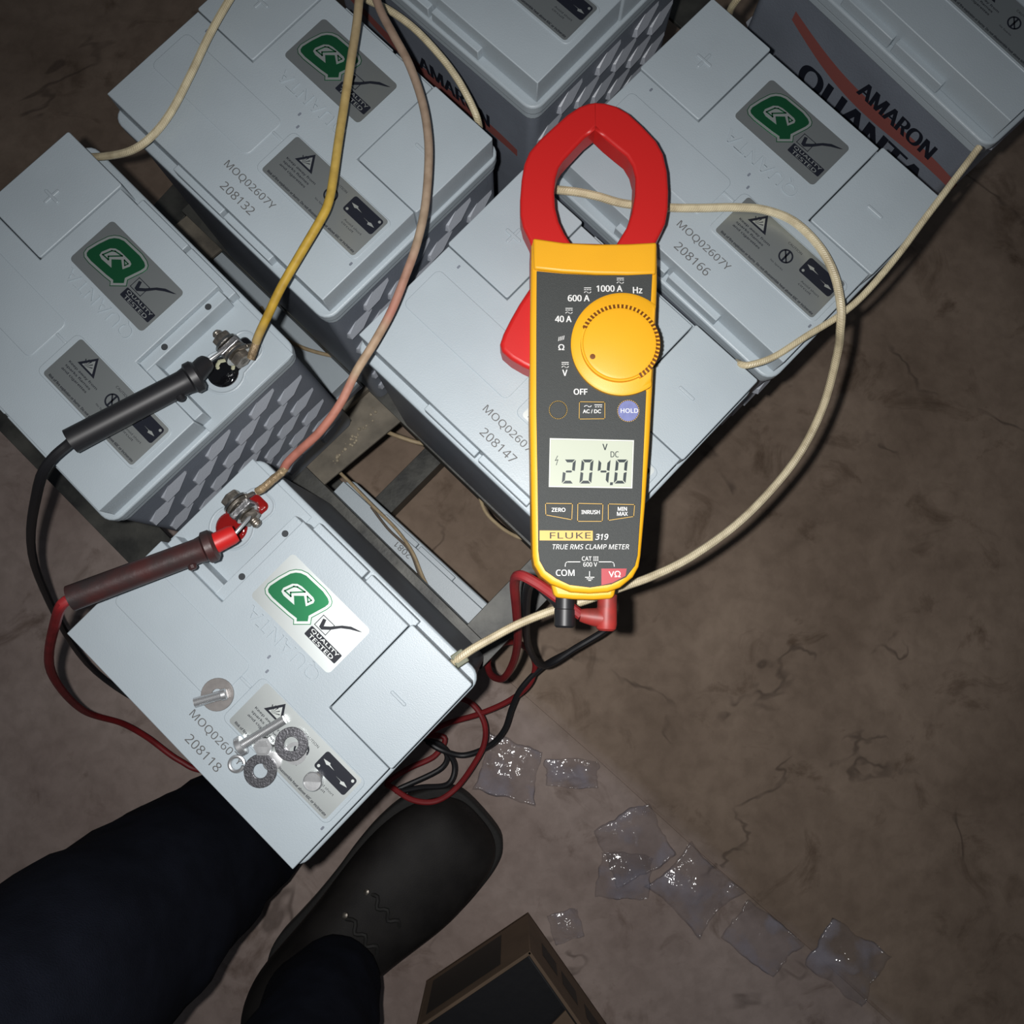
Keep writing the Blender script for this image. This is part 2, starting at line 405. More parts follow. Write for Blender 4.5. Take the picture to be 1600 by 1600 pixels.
# floor: grey-brown concrete, browner earth film beyond a diagonal joint, stains and scratches
def floor_mat():
    m = mat('dusty_concrete', (0.2, 0.17, 0.15), 0.85, spec=0.2); nt = m.node_tree; b = nt.nodes['Principled BSDF']
    geo = nt.nodes.new('ShaderNodeNewGeometry')
    def N(s, d=8, dist=0.0, rough=0.55):
        n = nt.nodes.new('ShaderNodeTexNoise'); n.inputs['Scale'].default_value = s; n.inputs['Detail'].default_value = d; n.inputs['Distortion'].default_value = dist; n.inputs['Roughness'].default_value = rough
        nt.links.new(geo.outputs['Position'], n.inputs['Vector']); return n
    def ramp(src, p0, c0, p1, c1):
        r = nt.nodes.new('ShaderNodeValToRGB'); e = r.color_ramp.elements
        e[0].position, e[1].position = p0, p1; e[0].color, e[1].color = (*c0, 1), (*c1, 1)
        nt.links.new(src, r.inputs['Fac']); return r.outputs['Color']
    def mix(f, a, bb, mode='MIX'):
        x = nt.nodes.new('ShaderNodeMix'); x.data_type = 'RGBA'; x.blend_type = mode
        if isinstance(f, float): x.inputs['Factor'].default_value = f
        else: nt.links.new(f, x.inputs['Factor'])
        nt.links.new(a, x.inputs['A']); nt.links.new(bb, x.inputs['B']); return x.outputs['Result']
    grey = ramp(N(6).outputs['Fac'], 0.35, (0.33, 0.255, 0.225), 0.7, (0.475, 0.385, 0.345))
    brown = ramp(N(7, 9, 0.4).outputs['Fac'], 0.35, (0.225, 0.165, 0.123), 0.68, (0.345, 0.26, 0.198))
    # signed distance from the diagonal joint
    a, c = P(900, 1160, 0), P(1310, 1520, 0)
    d = (c - a).normalized(); nx, ny = d.y, -d.x
    if (P(1300, 1000, 0) - a).dot(Vector((nx, ny, 0))) < 0: nx, ny = -nx, -ny
    vm = nt.nodes.new('ShaderNodeVectorMath'); vm.operation = 'DOT_PRODUCT'; vm.inputs[1].default_value = (nx, ny, 0)
    nt.links.new(geo.outputs['Position'], vm.inputs[0])
    ad = nt.nodes.new('ShaderNodeMath'); ad.operation = 'SUBTRACT'; ad.inputs[1].default_value = a.x * nx + a.y * ny
    nt.links.new(vm.outputs['Value'], ad.inputs[0])
    wob = N(9, 6); wm = nt.nodes.new('ShaderNodeMath'); wm.operation = 'MULTIPLY_ADD'; wm.inputs[1].default_value = 0.05; wm.inputs[2].default_value = -0.025
    nt.links.new(wob.outputs['Fac'], wm.inputs[0])
    ad2 = nt.nodes.new('ShaderNodeMath'); nt.links.new(ad.outputs[0], ad2.inputs[0]); nt.links.new(wm.outputs[0], ad2.inputs[1])
    side = nt.nodes.new('ShaderNodeMapRange'); side.inputs['From Min'].default_value = -0.012; side.inputs['From Max'].default_value = 0.012
    nt.links.new(ad2.outputs[0], side.inputs['Value'])
    base = mix(side.outputs[0], grey, brown)
    st = ramp(N(16, 10, 0.8, 0.62).outputs['Fac'], 0.30, (0.45, 0.4, 0.36), 0.44, (1, 1, 1))
    base = mix(0.8, base, st, 'MULTIPLY')
    st2 = ramp(N(60, 8, 0.3).outputs['Fac'], 0.3, (0.6, 0.58, 0.56), 0.6, (1.05, 1.05, 1.05))
    base = mix(0.4, base, st2, 'MULTIPLY')
    # hairline scratches and cracks, broken up
    rg = N(3.2, 5, 0.6); ab = nt.nodes.new('ShaderNodeMath'); ab.operation = 'SUBTRACT'; ab.inputs[1].default_value = 0.5; nt.links.new(rg.outputs['Fac'], ab.inputs[0])
    ab2 = nt.nodes.new('ShaderNodeMath'); ab2.operation = 'ABSOLUTE'; nt.links.new(ab.outputs[0], ab2.inputs[0])
    lw_ = nt.nodes.new('ShaderNodeMapRange'); lw_.inputs['From Min'].default_value = .002; lw_.inputs['From Max'].default_value = .009; lw_.inputs['To Min'].default_value = 1; lw_.inputs['To Max'].default_value = 0
    nt.links.new(ab2.outputs[0], lw_.inputs['Value'])
    mk = nt.nodes.new('ShaderNodeMapRange'); mk.inputs['From Min'].default_value = .52; mk.inputs['From Max'].default_value = .60; nt.links.new(N(11, 3).outputs['Fac'], mk.inputs['Value'])
    ml_ = nt.nodes.new('ShaderNodeMath'); ml_.operation = 'MULTIPLY'; nt.links.new(lw_.outputs[0], ml_.inputs[0]); nt.links.new(mk.outputs[0], ml_.inputs[1])
    dk = nt.nodes.new('ShaderNodeRGB'); dk.outputs[0].default_value = (.07, .05, .04, 1)
    m5 = nt.nodes.new('ShaderNodeMath'); m5.operation = 'MULTIPLY'; m5.inputs[1].default_value = .55; nt.links.new(ml_.outputs[0], m5.inputs[0])
    base = mix(m5.outputs[0], base, dk.outputs[0])
    nt.links.new(base, b.inputs['Base Color'])
    u = nt.nodes.new('ShaderNodeBump'); u.inputs['Strength'].default_value = 0.35; u.inputs['Distance'].default_value = 0.002
    nt.links.new(N(90, 8).outputs['Fac'], u.inputs['Height']); nt.links.new(u.outputs['Normal'], b.inputs['Normal'])
    return m

# ------------------------------------------------------------------ floor with a recessed diagonal joint
fl_m = floor_mat()
mb = MB()
ja, jb = P(870, 1130, 0), P(1330, 1540, 0)
jd = (jb - ja).normalized(); jn = Vector((jd.y, -jd.x, 0))
if jn.x < 0: jn = -jn
g = 0.0016
def slab(sgn):
    far0, far1 = ja - jd * 4, jb + jd * 4
    e = jn * sgn
    # uneven broken edge
    k = 60; edge = []
    for i in range(k + 1):
        p = far0.lerp(far1, i / k)
        edge.append(p + e * g + jn * (noise.noise(Vector((i * 1.7, 0, 3))) * 0.0032))
    out = [far1 + e * 4, far0 + e * 4]
    return [(p.x, p.y) for p in edge + out]
floor = MB(); floor.prism(slab(1), -0.05, 0.0); floor.prism(slab(-1), -0.05, -0.0005); floor.box(-3, 3, -3, 3, -0.08, -0.004)
tag(build('floor', floor, fl_m, smooth=False), kind='structure')

# ------------------------------------------------------------------ batteries
S = 0.001
def sc(pts): return [(x * S, y * S) for x, y in pts]

QOUT = [(-2.8, 21.0), (-4.5, 22.8), (-8.6, 22.3), (-20.2, 21.6), (-24.4, 22.0), (-26.6, 23.6), (-27.3, 26.6), (-26.0, 33.0), (-24.1, 39.1), (-22.2, 41.8), (-19.7, 43.7), (-16.3, 44.9), (-3.8, 45.3), (0.9, 44.5), (3.4, 43.2), (4.5, 41.2), (4.2, 38.4), (1.6, 30.1), (3.7, 27.3)]
W1 = [(-19.4, 28.7), (-19.9, 30.7), (-18.1, 35.3), (-16.1, 37.1), (-13.5, 37.8), (-9.8, 37.9), (-5.3, 37.9), (-3.7, 37.3), (-3.2, 35.9), (-4.8, 32.1), (-9.3, 35.2), (-13.1, 31.6), (-9.6, 28.5), (-17.0, 28.0)]
H1 = [(-18.3, 30.1), (-16.5, 34.9), (-15.0, 36.0), (-10.4, 36.9), (-15.5, 31.6), (-14.0, 30.3)]
H2 = [(-7.9, 36.2), (-4.9, 36.2), (-5.5, 34.3)]
BOX = [(4.9, 35.3), (12.7, 35.4), (12.8, 28.8), (4.9, 28.8)]
CHECK = [(6.0, 34.0), (7.7, 34.6), (9.0, 31.4), (11.5, 33.6), (15.5, 38.2), (19.2, 41.0), (25.5, 43.1), (24.2, 42.0), (19.9, 39.6), (16.1, 36.8), (12.6, 32.3), (9.3, 29.3), (7.4, 29.6)]

def keyhole(sx, off=0.0):
    """outline of the sealed terminal pocket, sx = -1 at the + end, 1 at the - end (mm)"""
    r = 8.6 + off; hw = 5.6 + off; cy = 31.0; cx = -66.6; ax = -65.4; ye = 53.5 + off
    pts = []
    a0 = math.degrees(math.asin(min(0.99, hw / r)))
    for k in range(25):
        a = math.radians(90 - a0 - (360 - 2 * a0) * k / 24)
        pts.append((cx + r * math.cos(a), cy + r * math.sin(a)))
    rr = max(0.4, min(3.0 + off, hw - 0.1))
    for k in range(6):
        a = math.radians(180 - 90 * k / 5); pts.append((ax - hw + rr + rr * math.cos(a), ye - rr + rr * math.sin(a)))
    for k in range(6):
        a = math.radians(90 - 90 * k / 5); pts.append((ax + hw - rr + rr * math.cos(a), ye - rr + rr * math.sin(a)))
    return [(x * (-sx), y) for x, y in pts]

def battery(x, y, z, yaw, serial, label, open_at=None, sticker=(0, 0), detail=True, base=0.215, text_side=None, wells=None, printed=True, half_turn=False):
    if half_turn: yaw += math.pi
    r = empty('battery', (x, y, base), label, 'battery', 'grey lead acid batteries on the rack', yaw)
    T = z - base                                         # lid top in the battery's own frame
    def B(name, mb, m, parent=None, **k):
        return build(name, mb, m, parent or r, org=(0, 0, -T), **k)
    case = MB()
    case.prism(sc(rrect(-84, 84, -66, 66, 6)), -T, -0.020)
    c = B('container', case, M['case'], bevel=0.002)
    rim = MB()
    rim.prism(sc(rrect(-86, 86, -68.2, 68.2, 8)), -0.0235, -0.0165)
    rim.prism(sc(rrect(-85, 85, -67.2, 67.2, 7)), -0.029, -0.023)
    B('rim', rim, M['lid'], bevel=0.0012, seg=3)
    # lid: stepped T-shaped block between the two terminal covers
    lid = MB()
    iw = {sx: (37.5, 3.4) if open_at == sx else (39.9, 4.6) for sx in (-1, 1)}
    lid.prism(sc([(-83, -62.6), (83, -62.6), (83, iw[1][1]), (iw[1][0], iw[1][1]), (iw[1][0], 61.6), (-iw[-1][0], 61.6), (-iw[-1][0], iw[-1][1]), (-83, iw[-1][1])]), -0.0165, 0)
    for x0, x1 in ((-33, 4), (6.5, 42)):
        lid.box(x0 * S, x1 * S, -0.0664, -0.062, -0.0165, -0.0095)
        lid.box(x0 * S, x1 * S, 0.061, 0.0662, -0.0165, -0.0085)
    B('lid', lid, M['lid'], bevel=0.0005)
    for rc in ((-78, -3, -35, -8, 3.5), (4.5, 80, -36.5, -7.5, 3.5)):
        pan = MB(); pan.prism(sc(rrect(*rc)), -0.0005, 0.00045); B('raised_panel', pan, M['lid'], bevel=0.0004)
    pan = MB(); pan.box(-3 * S, 4.5 * S, -0.0165, -0.0150, -0.0005, 0.0006); B('moulded_bridge', pan, M['lid'], bevel=0.0003)
    if detail:
        em = MB(); add_text(em, 'QUANTA', (0, 0.0112, 0.0003), 0.050, 0.0085, rot=math.pi, bold=0.01)
        o = B('embossed_word', em, M['lid'], smooth=False)
        md = o.modifiers.new('thick', 'SOLIDIFY'); md.thickness = 0.0009; md.offset = 0
    # covers or open wells
    for sx in (-1, 1):
        if open_at != sx:
            cv = MB(); xs = sorted((sx * 40.6, sx * 84.2))
            cv.prism(sc(rrect(xs[0], xs[1], 5.2, 63.4, 1.2, 3)), -0.0165, 0.0003)
            o = B('terminal_cover', cv, M['lid'], bevel=0.0005)
            rd = MB()
            rd.prism(sc(rrect(sx * 62 - 5.2, sx * 62 + 5.2, 31.5, 33.3, 0.85, 4)), 0.0, 0.0011)
            if sx < 0: rd.prism(sc(rrect(sx * 62 - 0.9, sx * 62 + 0.9, 27.2, 37.6, 0.85, 4)), 0.0, 0.001)
            build('polarity_ridge', rd, M['lid'], o, org=(0, 0, -T), bevel=0.0004)
        else:
            w = MB()
            xs = sorted((sx * 39.7, sx * 86)); w.box(xs[0] * S, xs[1] * S, 0.0035, 0.0648, -0.0165, -0.0155)
            xs = sorted((sx * 37.4, sx * 43.6)); w.box(xs[0] * S, xs[1] * S, 0.0035, 0.0605, -0.0165, -0.0035)
            xs = sorted((sx * 43.6, sx * 81)); w.box(xs[0] * S, xs[1] * S, 0.0035, 0.0095, -0.0165, -0.0035)
            B('terminal_well', w, M['lid'], bevel=0.0006)
            for yy in (19, 50.2):
                hl = MB(); hl.prism(sc(circle(sx * 40.4, yy, 1.8, 16)), -0.004, -0.00344)
                B('clip_hole_shade', hl, M['hole'], smooth=False)  # flat dark disc stands in for the shade inside the hole
            lp = MB(); lo = keyhole(sx, 3.2); pts = [(px_ * S, py_ * S, -0.0155) for px_, py_ in lo]
            lp.tube(pts + pts[:1], 0.0009, 6)
            B('pocket_lip', lp, M['lid'])
            ep = MB(); ep.rings([[(a_ * S, b_ * S, z_) for a_, b_ in keyhole(sx, -o_)] for o_, z_ in ((0, -.0158), (0, -.0147), (.5, -.0141), (1.3, -.0137), (2.4, -.0135))])
            B('sealing_compound', ep, M['epoxy_red' if sx < 0 else 'epoxy_black'])
            tm = MB(); xs = sorted((sx * 63.6, sx * 67.4))
            tm.prism(sc(rrect(xs[0], xs[1], 37.0, 50.0, 1.0, 3)), -0.015, 0.001)
            tm.cyl((sx * .0655, .0435, -.015), (sx * .0655, .0435, -.0115), .0055, 18)
            post = B('terminal_post', tm, M['lead'], bevel=0.0006)
            bz = -0.0035; by = 0.0435; hw = M['dusty_zinc']
            X = lambda v: (sx * v * S, by, bz)
            bt = MB()
            hexr = lambda a, b_, rad: bt.lathe(X(a), (sx, 0, 0) if b_ > a else (-sx, 0, 0), [(0, rad * .85), (0.0006, rad), (abs(b_ - a) * S - 0.0006, rad), (abs(b_ - a) * S, rad * .85)], 6)
            hexr(71.5, 76.0, 0.0056)
            # threaded shank
            prof = []
            nthr = 36
            for i in range(nthr): prof.append((i * (76 - 53.5) / (nthr - 1) * S, 0.00265 if i % 2 else 0.00235))
            prof[-1] = (prof[-1][0], 0.0019)
            bt.lathe(X(76), (-sx, 0, 0), prof, 14)
            build('terminal_bolt', bt, hw, post, org=(0, 0, -T))
            ws = MB(); ws.ring(X(71.4), 0.0072, 0.0028, 0.0013, (-sx, 0, 0)); build('washer', ws, M['zinc'], post, org=(0, 0, -T))
            ws = MB(); ws.ring(X(63.2), 0.0066, 0.0028, 0.0014, (-sx, 0, 0)); build('washer', ws, M['zinc'], post, org=(0, 0, -T))
            bt = MB(); hexr(61.6, 57.2, 0.0054)
            build('nut', bt, M['dusty_zinc'], post, org=(0, 0, -T))
            if sx > 0:
                gr = MB()
                for k in range(16):
                    a = k * 0.21 - 0.3
                    rr = 0.0045 + 0.0008 * noise.noise(Vector((k, 2.2, 0)))
                    cc = Vector((sx * .0666 + rr * math.cos(a + 1.1), .0335 + rr * math.sin(a + 1.1) * .9, -.0136))
                    gr.lathe(cc - Vector((0, 0, .0006)), (0, 0, 1), [(0, .0009), (.0007, .0011), (.0012, .0004)], 7)
                build('grease_smear', gr, M['grease'], post, org=(0, 0, -T))['kind'] = 'stuff'
    # stickers and print
    if printed:
        dx, dy = sticker; so = lambda pts: sc([(a + dx, b + dy) for a, b in pts])
        q = MB(); q.prism(so(rrect(-29.4, 28, 16, 46.6, 2.4)), 0.0, 0.00012)
        qs = B('quality_sticker', q, M['film'], smooth=False)
        z1 = 0.00017; gq = MB()
        for px_, in [(QOUT,)]:
            fine = [(a, b) for a, b in QOUT]
            flat(gq, so(fine), z1)
        build('letter_badge', gq, M['green'], qs, org=(0, 0, -T), smooth=False)
        wl = MB(); flat(wl, so(offset(QOUT, 0.42)), z1 + 0.00005)
        flat(wl, so(W1), z1 + 0.00015)
        gl2 = MB(); flat(gl2, so(offset(QOUT, 1.75)), z1 + 0.0001)
        for pl in stroke(H1, 0.75, True) + stroke(H2, 0.65, True): flat(gl2, so(pl), z1 + 0.0002)
        build('badge_outline', wl, M['film_line'], qs, org=(0, 0, -T), smooth=False)
        build('badge_fill', gl2, M['green'], qs, org=(0, 0, -T), smooth=False)
        ck = MB(); flat(ck, so(CHECK), z1 + 0.0001)
        for pl in stroke(BOX, 0.38, True): flat(ck, so(pl), z1)
        flat(ck, so(rrect(4.4, 26.4, 21.8, 27.5, 0.6)), z1)
        build('tick_mark', ck, M['ink'], qs, org=(0, 0, -T), smooth=False)
        tq = MB()
        add_text(tq, 'QUALITY', ((15.4 + dx) * S, (25.9 + dy) * S, z1 + 0.00006), 0.0192, 0.0021, bold=0.012)
        add_text(tq, 'TESTED', ((15.2 + dx) * S, (23.2 + dy) * S, z1 + 0.00006), 0.0170, 0.0021, bold=0.012)
        build('lettering', tq, M['film_line'], qs, org=(0, 0, -T), smooth=False)
        # caution label
        q = MB(); q.prism(sc(rrect(8.2, 77.6, -35.0, -8.3, 1.8)), 0.0004, 0.00055)
        cs = B('caution_label', q, M['film'], smooth=False)
        z2 = 0.0006
        ik = MB()
        flat(ik, sc([(16.6, -18.2), (29.4, -18.2), (23.0, -9.0)]), z2)
        for k in range(3): add_text(ik, ('Keep away from', 'sparks flames', 'and cigarettes')[k], ((24.0, 22.8, 22.6)[k] * S, (-20.9 - k * 2.5) * S, z2), (.0215, .0190, .0190)[k], .0017, bold=0.016)
        add_text(ik, 'Risk of fire explosion or burns  Do not disassemble heat above 60C or incinerate', (.0437, -.0331, z2), .0650, .0019, bold=0.02)
        add_text(ik, 'CAUTION', (.0455, -.0124, z2), .0095, .0013)
        add_text(ik, 'No Sparks', (.0445, -.0262, z2), .0085, .0013)
        add_text(ik, 'Avoid short', (.0660, -.0236, z2), .0125, .0012)
        add_text(ik, 'circuit', (.0640, -.0256, z2), .0085, .0012)
        flat(ik, sc(rrect(54.6, 76.0, -20.4, -10.2, 1.5)), z2)
        build('caution_print', ik, M['ink'], cs, org=(0, 0, -T), smooth=False)
        # ring of the prohibition sign
        ring = MB(); ring.ring((.0449, -.0192, z2 - 0.00005), .0040, .0031, 0.00005)
        for pl in stroke([(42.6, -16.9), (47.2, -21.5)], 0.8): flat(ring, sc(pl), z2)
        for pl in stroke([(44.9, -16.6), (44.9, -21.8)], 1.1): flat(ring, sc(pl), z2)
        build('prohibition_sign', ring, M['ink'], cs, org=(0, 0, -T), smooth=False)
        wt = MB()
        flat(wt, sc([(19.0, -17.2), (27.0, -17.2), (23.0, -11.2)]), z2 + 0.00005)
        for cx, cy, s_ in ((60.0, -14.6, 1), (70.4, -16.4, -1)):
            flat(wt, sc([(cx - 4 * s_, cy + .15), (cx, cy + 1.0 * s_), (cx + .6 * s_, cy + .2), (cx + 4 * s_, cy - .3 * s_), (cx + .2 * s_, cy - .4 * s_), (cx - 1 * s_, cy - 1.0 * s_)]), z2 + 0.00005)
        flat(wt, sc(circle(56.6, -18.6, 0.8, 12)), z2 + 0.00005); flat(wt, sc(circle(74.2, -12.0, 0.8, 12)), z2 + 0.00005)
        build('symbol_print', wt, M['film_line'], cs, org=(0, 0, -T), smooth=False)['kind'] = 'stuff'
        bst = MB()
        for k in range(5):
            a = math.radians(30 + 25 * k); flat(bst, sc([(20.9, -17.0), (21.2 + 4.6 * math.cos(a - .05) * .9, -17.0 + 4.2 * math.sin(a - .05)), (21.2 + 4.6 * math.cos(a + .08) * .9, -17.0 + 4.2 * math.sin(a + .08))]), z2 + 0.0001)
        build('burst_symbol', bst, M['ink'], cs, org=(0, 0, -T), smooth=False)['kind'] = 'stuff'
    if serial:
        sp = MB()
        add_text(sp, 'MOQ02607Y', (.0099, -.0453, 0.00008), .0365, .0049)
        add_text(sp, serial, (.0106, -.0546, 0.00008), .0232 * len(serial) / 6, .0047)
        B('serial_print', sp, M['jet'], smooth=False)
        # small moulded clip marks
        cm = MB()
        for cx, cy in ((4.5, -4.5), (0, 1.2), (79.5, -38.5), (-71, 0)): cm.prism(sc(rrect(cx - .6, cx + .6, cy - 1.1, cy + 1.1, .5, 3)), 0, 0.0002)
        B('mould_mark', cm, M['case'], smooth=False)['kind'] = 'stuff'
    # raised lozenges on the short walls
    if detail:
        pd = MB()
        zt = -0.038; row = 0
        while zt > -T + 0.02:
            for k in range(-3, 4):
                yc = (k + (0.5 if row % 2 else 0)) * 0.0335
                if abs(yc) > 0.051: continue
                for sx in (-1, 1):
                    x0, x1 = sx * 0.0835, sx * 0.0862
                    def lz(h, w, xx):
                        return [(xx, yc - w * .55, zt - h * .55), (xx, yc - w * .05, zt - h * .5), (xx, yc + w * .5, zt + h * .1), (xx, yc + w * .55, zt + h * .55), (xx, yc + w * .05, zt + h * .5), (xx, yc - w * .5, zt - h * .1)]
                    A_, B_ = lz(.0115, .0215, x0), [(sx * (.0851 - .0017 * (z_ - zt) / .005), y_, z_) for _, y_, z_ in lz(.0098, .0190, x1)]
                    pd.add(A_ + B_, [(0, 1, 2, 3, 4, 5), (11, 10, 9, 8, 7, 6)] + [(i, (i + 1) % 6, 6 + (i + 1) % 6, 6 + i) for i in range(6)])
            zt -= 0.0135; row += 1
        o = B('moulded_lozenge', pd, M['pad'], smooth=False); o['kind'] = 'stuff'
    if text_side:
        sgn = text_side; tdz, tdx = (.016, 0) if x < .1 else (0, .016)
        tx = MB(); t2 = []
        def wall(mb_, s, u0, z0, w, h, bold=0.0):
            vs, fs = text_geo(s)
            for n_, o_ in enumerate((-1.0, -.3, .3, 1.0)):
                mb_.add([(u0 + xx * w + o_ * bold * h, sgn * (0.0662 + n_ * 4e-6), z0 + yy * h) for xx, yy in vs], fs)
        wall(tx, 'AMARON', .018 + tdx, -.050 - tdz, .060, .012, bold=0.06); wall(tx, 'QUANTA', .002 + tdx, -.0765 - tdz, .105, .022, bold=0.06)
        build('wall_lettering', tx, M['ink'], r, org=(0, 0, -T), smooth=False)
        rb = MB(); n = 24; vs = []
        for i in range(n + 1):
            t = i / n; xx = -.072 + tdx + .144 * t; zz = -.042 - tdz - .017 * t - .005 * math.sin(t * 5)
            vs += [(xx, sgn * .0661, zz), (xx, sgn * .0661, zz - .007 - .004 * math.sin(t * math.pi))]
        rb.add(vs, [(2 * i, 2 * i + 1, 2 * i + 3, 2 * i + 2) for i in range(n)])
        build('ribbon_print', rb, M['ribbon'], r, org=(0, 0, -T), smooth=False)
    return r

YAW = -0.7683
bat_F = battery(-.12454, -.02671, H - .0080, -.76839, '208118', 'battery with red sealed terminal, loose washers and bolts scattered on its lid', open_at=-1, sticker=(0, 0))
bat_M = battery(.02312, .12852, H + .0014, -.76373, '208147', 'battery marked 208147 lying directly under the yellow clamp meter', sticker=(.5, 3))
bat_N = battery(.12617, .22858, H + .0011, -.77731, '208166', 'battery marked 208166, crossed by the pale braided cable beside the red jaws', sticker=(.7, 4.2))
bat_B = battery(-.11456, .26044, H + .0054, -.76940, '208132', 'battery marked 208132 crossed by the yellow cable and the pink-tan cable', sticker=(-1.5, 3))
bat_A = battery(-.22550, .15082, H - .0002, -.78543, None, 'battery with black sealed terminal that the black test probe touches', open_at=1)
tS = P(840, 130, H + .008); tc = tS - Vector((math.cos(-.749) * .083 + math.sin(-.749) * .0626, math.sin(-.749) * .083 - math.cos(-.749) * .0626, 0))
bat_T = battery(tc.x, tc.y, H + .008, -.7490, None, 'battery cut off by the upper frame edge, corner pointing at the red jaws', text_side=-1)
# the battery beyond, its lettered long wall facing us
za, zb = P(1312, 0, H - .012), P(1401, 83, H - .012)
zd = (zb - za).normalized(); zn = Vector((-zd.y, zd.x, 0)); zyaw = math.atan2(zd.y, zd.x)
zc = za + zn * .0682 + zd * .034
bat_Z = battery(zc.x, zc.y, H, zyaw, None, 'battery in the upper right corner with large lettering on its long wall', text_side=-1)

# lower tier
lA, lB = P(568, 781, .185), P(758, 956, .185)
ld = (lB - lA).normalized(); ln = Vector((-ld.y, ld.x, 0)); lc = lA + ld * .061 - ln * .0626
bat_L1 = battery(lc.x, lc.y, .185, math.atan2(ld.y, ld.x), '2081', 'lower-tier battery seen through the rack gap beside the thin drooping wires', base=.012, half_turn=True)
l2 = P(495, 545, .185); ld2 = Vector((math.cos(YAW), math.sin(YAW), 0)); ln2 = Vector((-ld2.y, ld2.x, 0))
l2c = l2 + ln2 * .045 - ld2 * .048
bat_L2 = battery(l2c.x, l2c.y, .185, YAW, None, 'lower-tier battery glimpsed in the slot beside the yellow cable', base=.012, printed=False)

# ------------------------------------------------------------------ rack of steel angle
UD = Vector((math.cos(YAW), math.sin(YAW), 0)); ND = Vector((-UD.y, UD.x, 0))
def UN(u, n, z): return UD * u + ND * n + Vector((0, 0, z))
rack = empty('battery_rack', (0, 0, 0), 'dusty black steel angle rack carrying the grey batteries', 'rack')
zr = .2145
def angle(name, a, b, w, down, side, m):
    """steel angle: flat leg w wide (its centre line a-b), upright leg hanging from one side"""
    a, b = Vector(a), Vector(b); mb = MB(); mb.bar(a, b, w, .003)
    d = (b - a).normalized(); r = d.cross(Vector((0, 0, 1)))
    off = r * (side * (w / 2 - .0015)); mb.bar(a + off - Vector((0, 0, .003)), b + off - Vector((0, 0, .003)), .003, down)
    return build(name, mb, m, rack, bevel=.0004)
for n_, side in ((-.158, 1), (-.050, -1), (.058, 1), (.156, -1), (.202, 1), (.302, -1), (.350, 1), (.445, -1)):
    angle('long_bar', UN(-.40, n_, zr), UN(.004, n_, zr), .034, .022, side, M['steel'])
for n_ in (-.100, .002):
    angle('long_bar', UN(-.40, n_, zr - .0001), UN(-.185, n_, zr - .0001), .028, .022, 1, M['steel'])
# cross bars that show between the batteries
def cross(px0, px1, w, m, z=zr - .0035, ext=(0, 0)):
    a, b = P(*px0, z), P(*px1, z); d = (b - a).normalized()
    return angle('cross_bar', a - d * ext[0], b + d * ext[1], w, .022, -1, m)
c2 = cross((492, 722), (607, 627), .036, M['steel_dust'], ext=(.09, .20))
# raised groove lip and weld spatter on that cross bar
lip = MB(); a, b = P(478, 690, zr + .004), P(575, 602, zr + .004); lip.bar(a, b, .004, .010)
tag(build('bar_lip', lip, M['steel_dust'], rack, bevel=.001))
sp = MB()
for k in range(34):
    t = random.random(); p = P(522, 722, zr - .003).lerp(P(590, 640, zr - .003), t) + Vector((random.uniform(-.003, .003), random.uniform(-.003, .003), 0))
    rr = random.uniform(.0004, .0016); sp.lathe(p - Vector((0, 0, .0003)), (0, 0, 1), [(0, rr), (rr * .6, rr * .85), (rr, rr * .3)], 7)
build('weld_spatter', sp, M['rust'], rack)['kind'] = 'stuff'
c4 = cross((722, 1030), (842, 905), .030, M['steel'], ext=(.08, .05))
c6 = cross((292, 385), (340, 345), .040, M['steel_dust'], ext=(.05, .05), z=zr - .004)
c7 = cross((245, 350), (300, 290), .030, M['steel'], ext=(.05, .05), z=.10)
ul = P(646, 742, .03).dot(UD); low = angle('lower_bar', UN(ul, -.0185, .03), UN(ul, .13, .03), .022, .025, 1, M['steel'])
for u, n in ((-.39, -.155), (-.006, -.158), (-.39, .457), (-.01, .44), (-.012, .160), (-.39, .16)):
    mb = MB(); p = UN(u, n, 0); mb.box(p.x - .015, p.x + .015, p.y - .0015, p.y + .0015, 0, zr - .004); mb.box(p.x - .015, p.x - .012, p.y, p.y + .03, 0, zr - .004)
    build('post', mb, M['steel'], rack)
for n in (-.125, -.045, .075, .14):
    angle('lower_bar', UN(-.40, n, .0115), UN(-.01, n, .0115), .03, .0115, 1, M['steel'])

# ------------------------------------------------------------------ clamp meter
FZ = H + .0380                # face plane
BZ = H + .0035
meter = empty('clamp_meter', (P(930, 540, BZ)), 'yellow and red clamp meter reading 204.0 lying on the batteries', 'clamp meter')
def mp(mb, pts, z0, z1, zf=FZ):
    return mb.prism([(p.x, p.y) for p in PP(pts, zf)], z0, z1)
def MBuild(name, mb, m, parent=meter, **k): return build(name, mb, m, parent, **k)
body_px = [(831.5, 371), (880, 378), (930, 380.5), (980, 380), (1027, 377.5), (1027, 440), (1025, 500), (1021, 580), (1015, 690), (1008, 790), (1001, 868), (998, 885), (989, 901), (969, 917), (950, 924), (922, 926), (893, 924), (861, 911), (846, 899), (836, 882), (833.5, 868), (831.5, 780), (829, 640), (829.5, 500)]
bd = MB()
lower = offset([(p.x, p.y) for p in PP(body_px, FZ)], -.0004)
bd.prism(lower, BZ + .002, FZ - .001)
MBuild('body', bd, M['yellow'], bevel=.0022, seg=4)
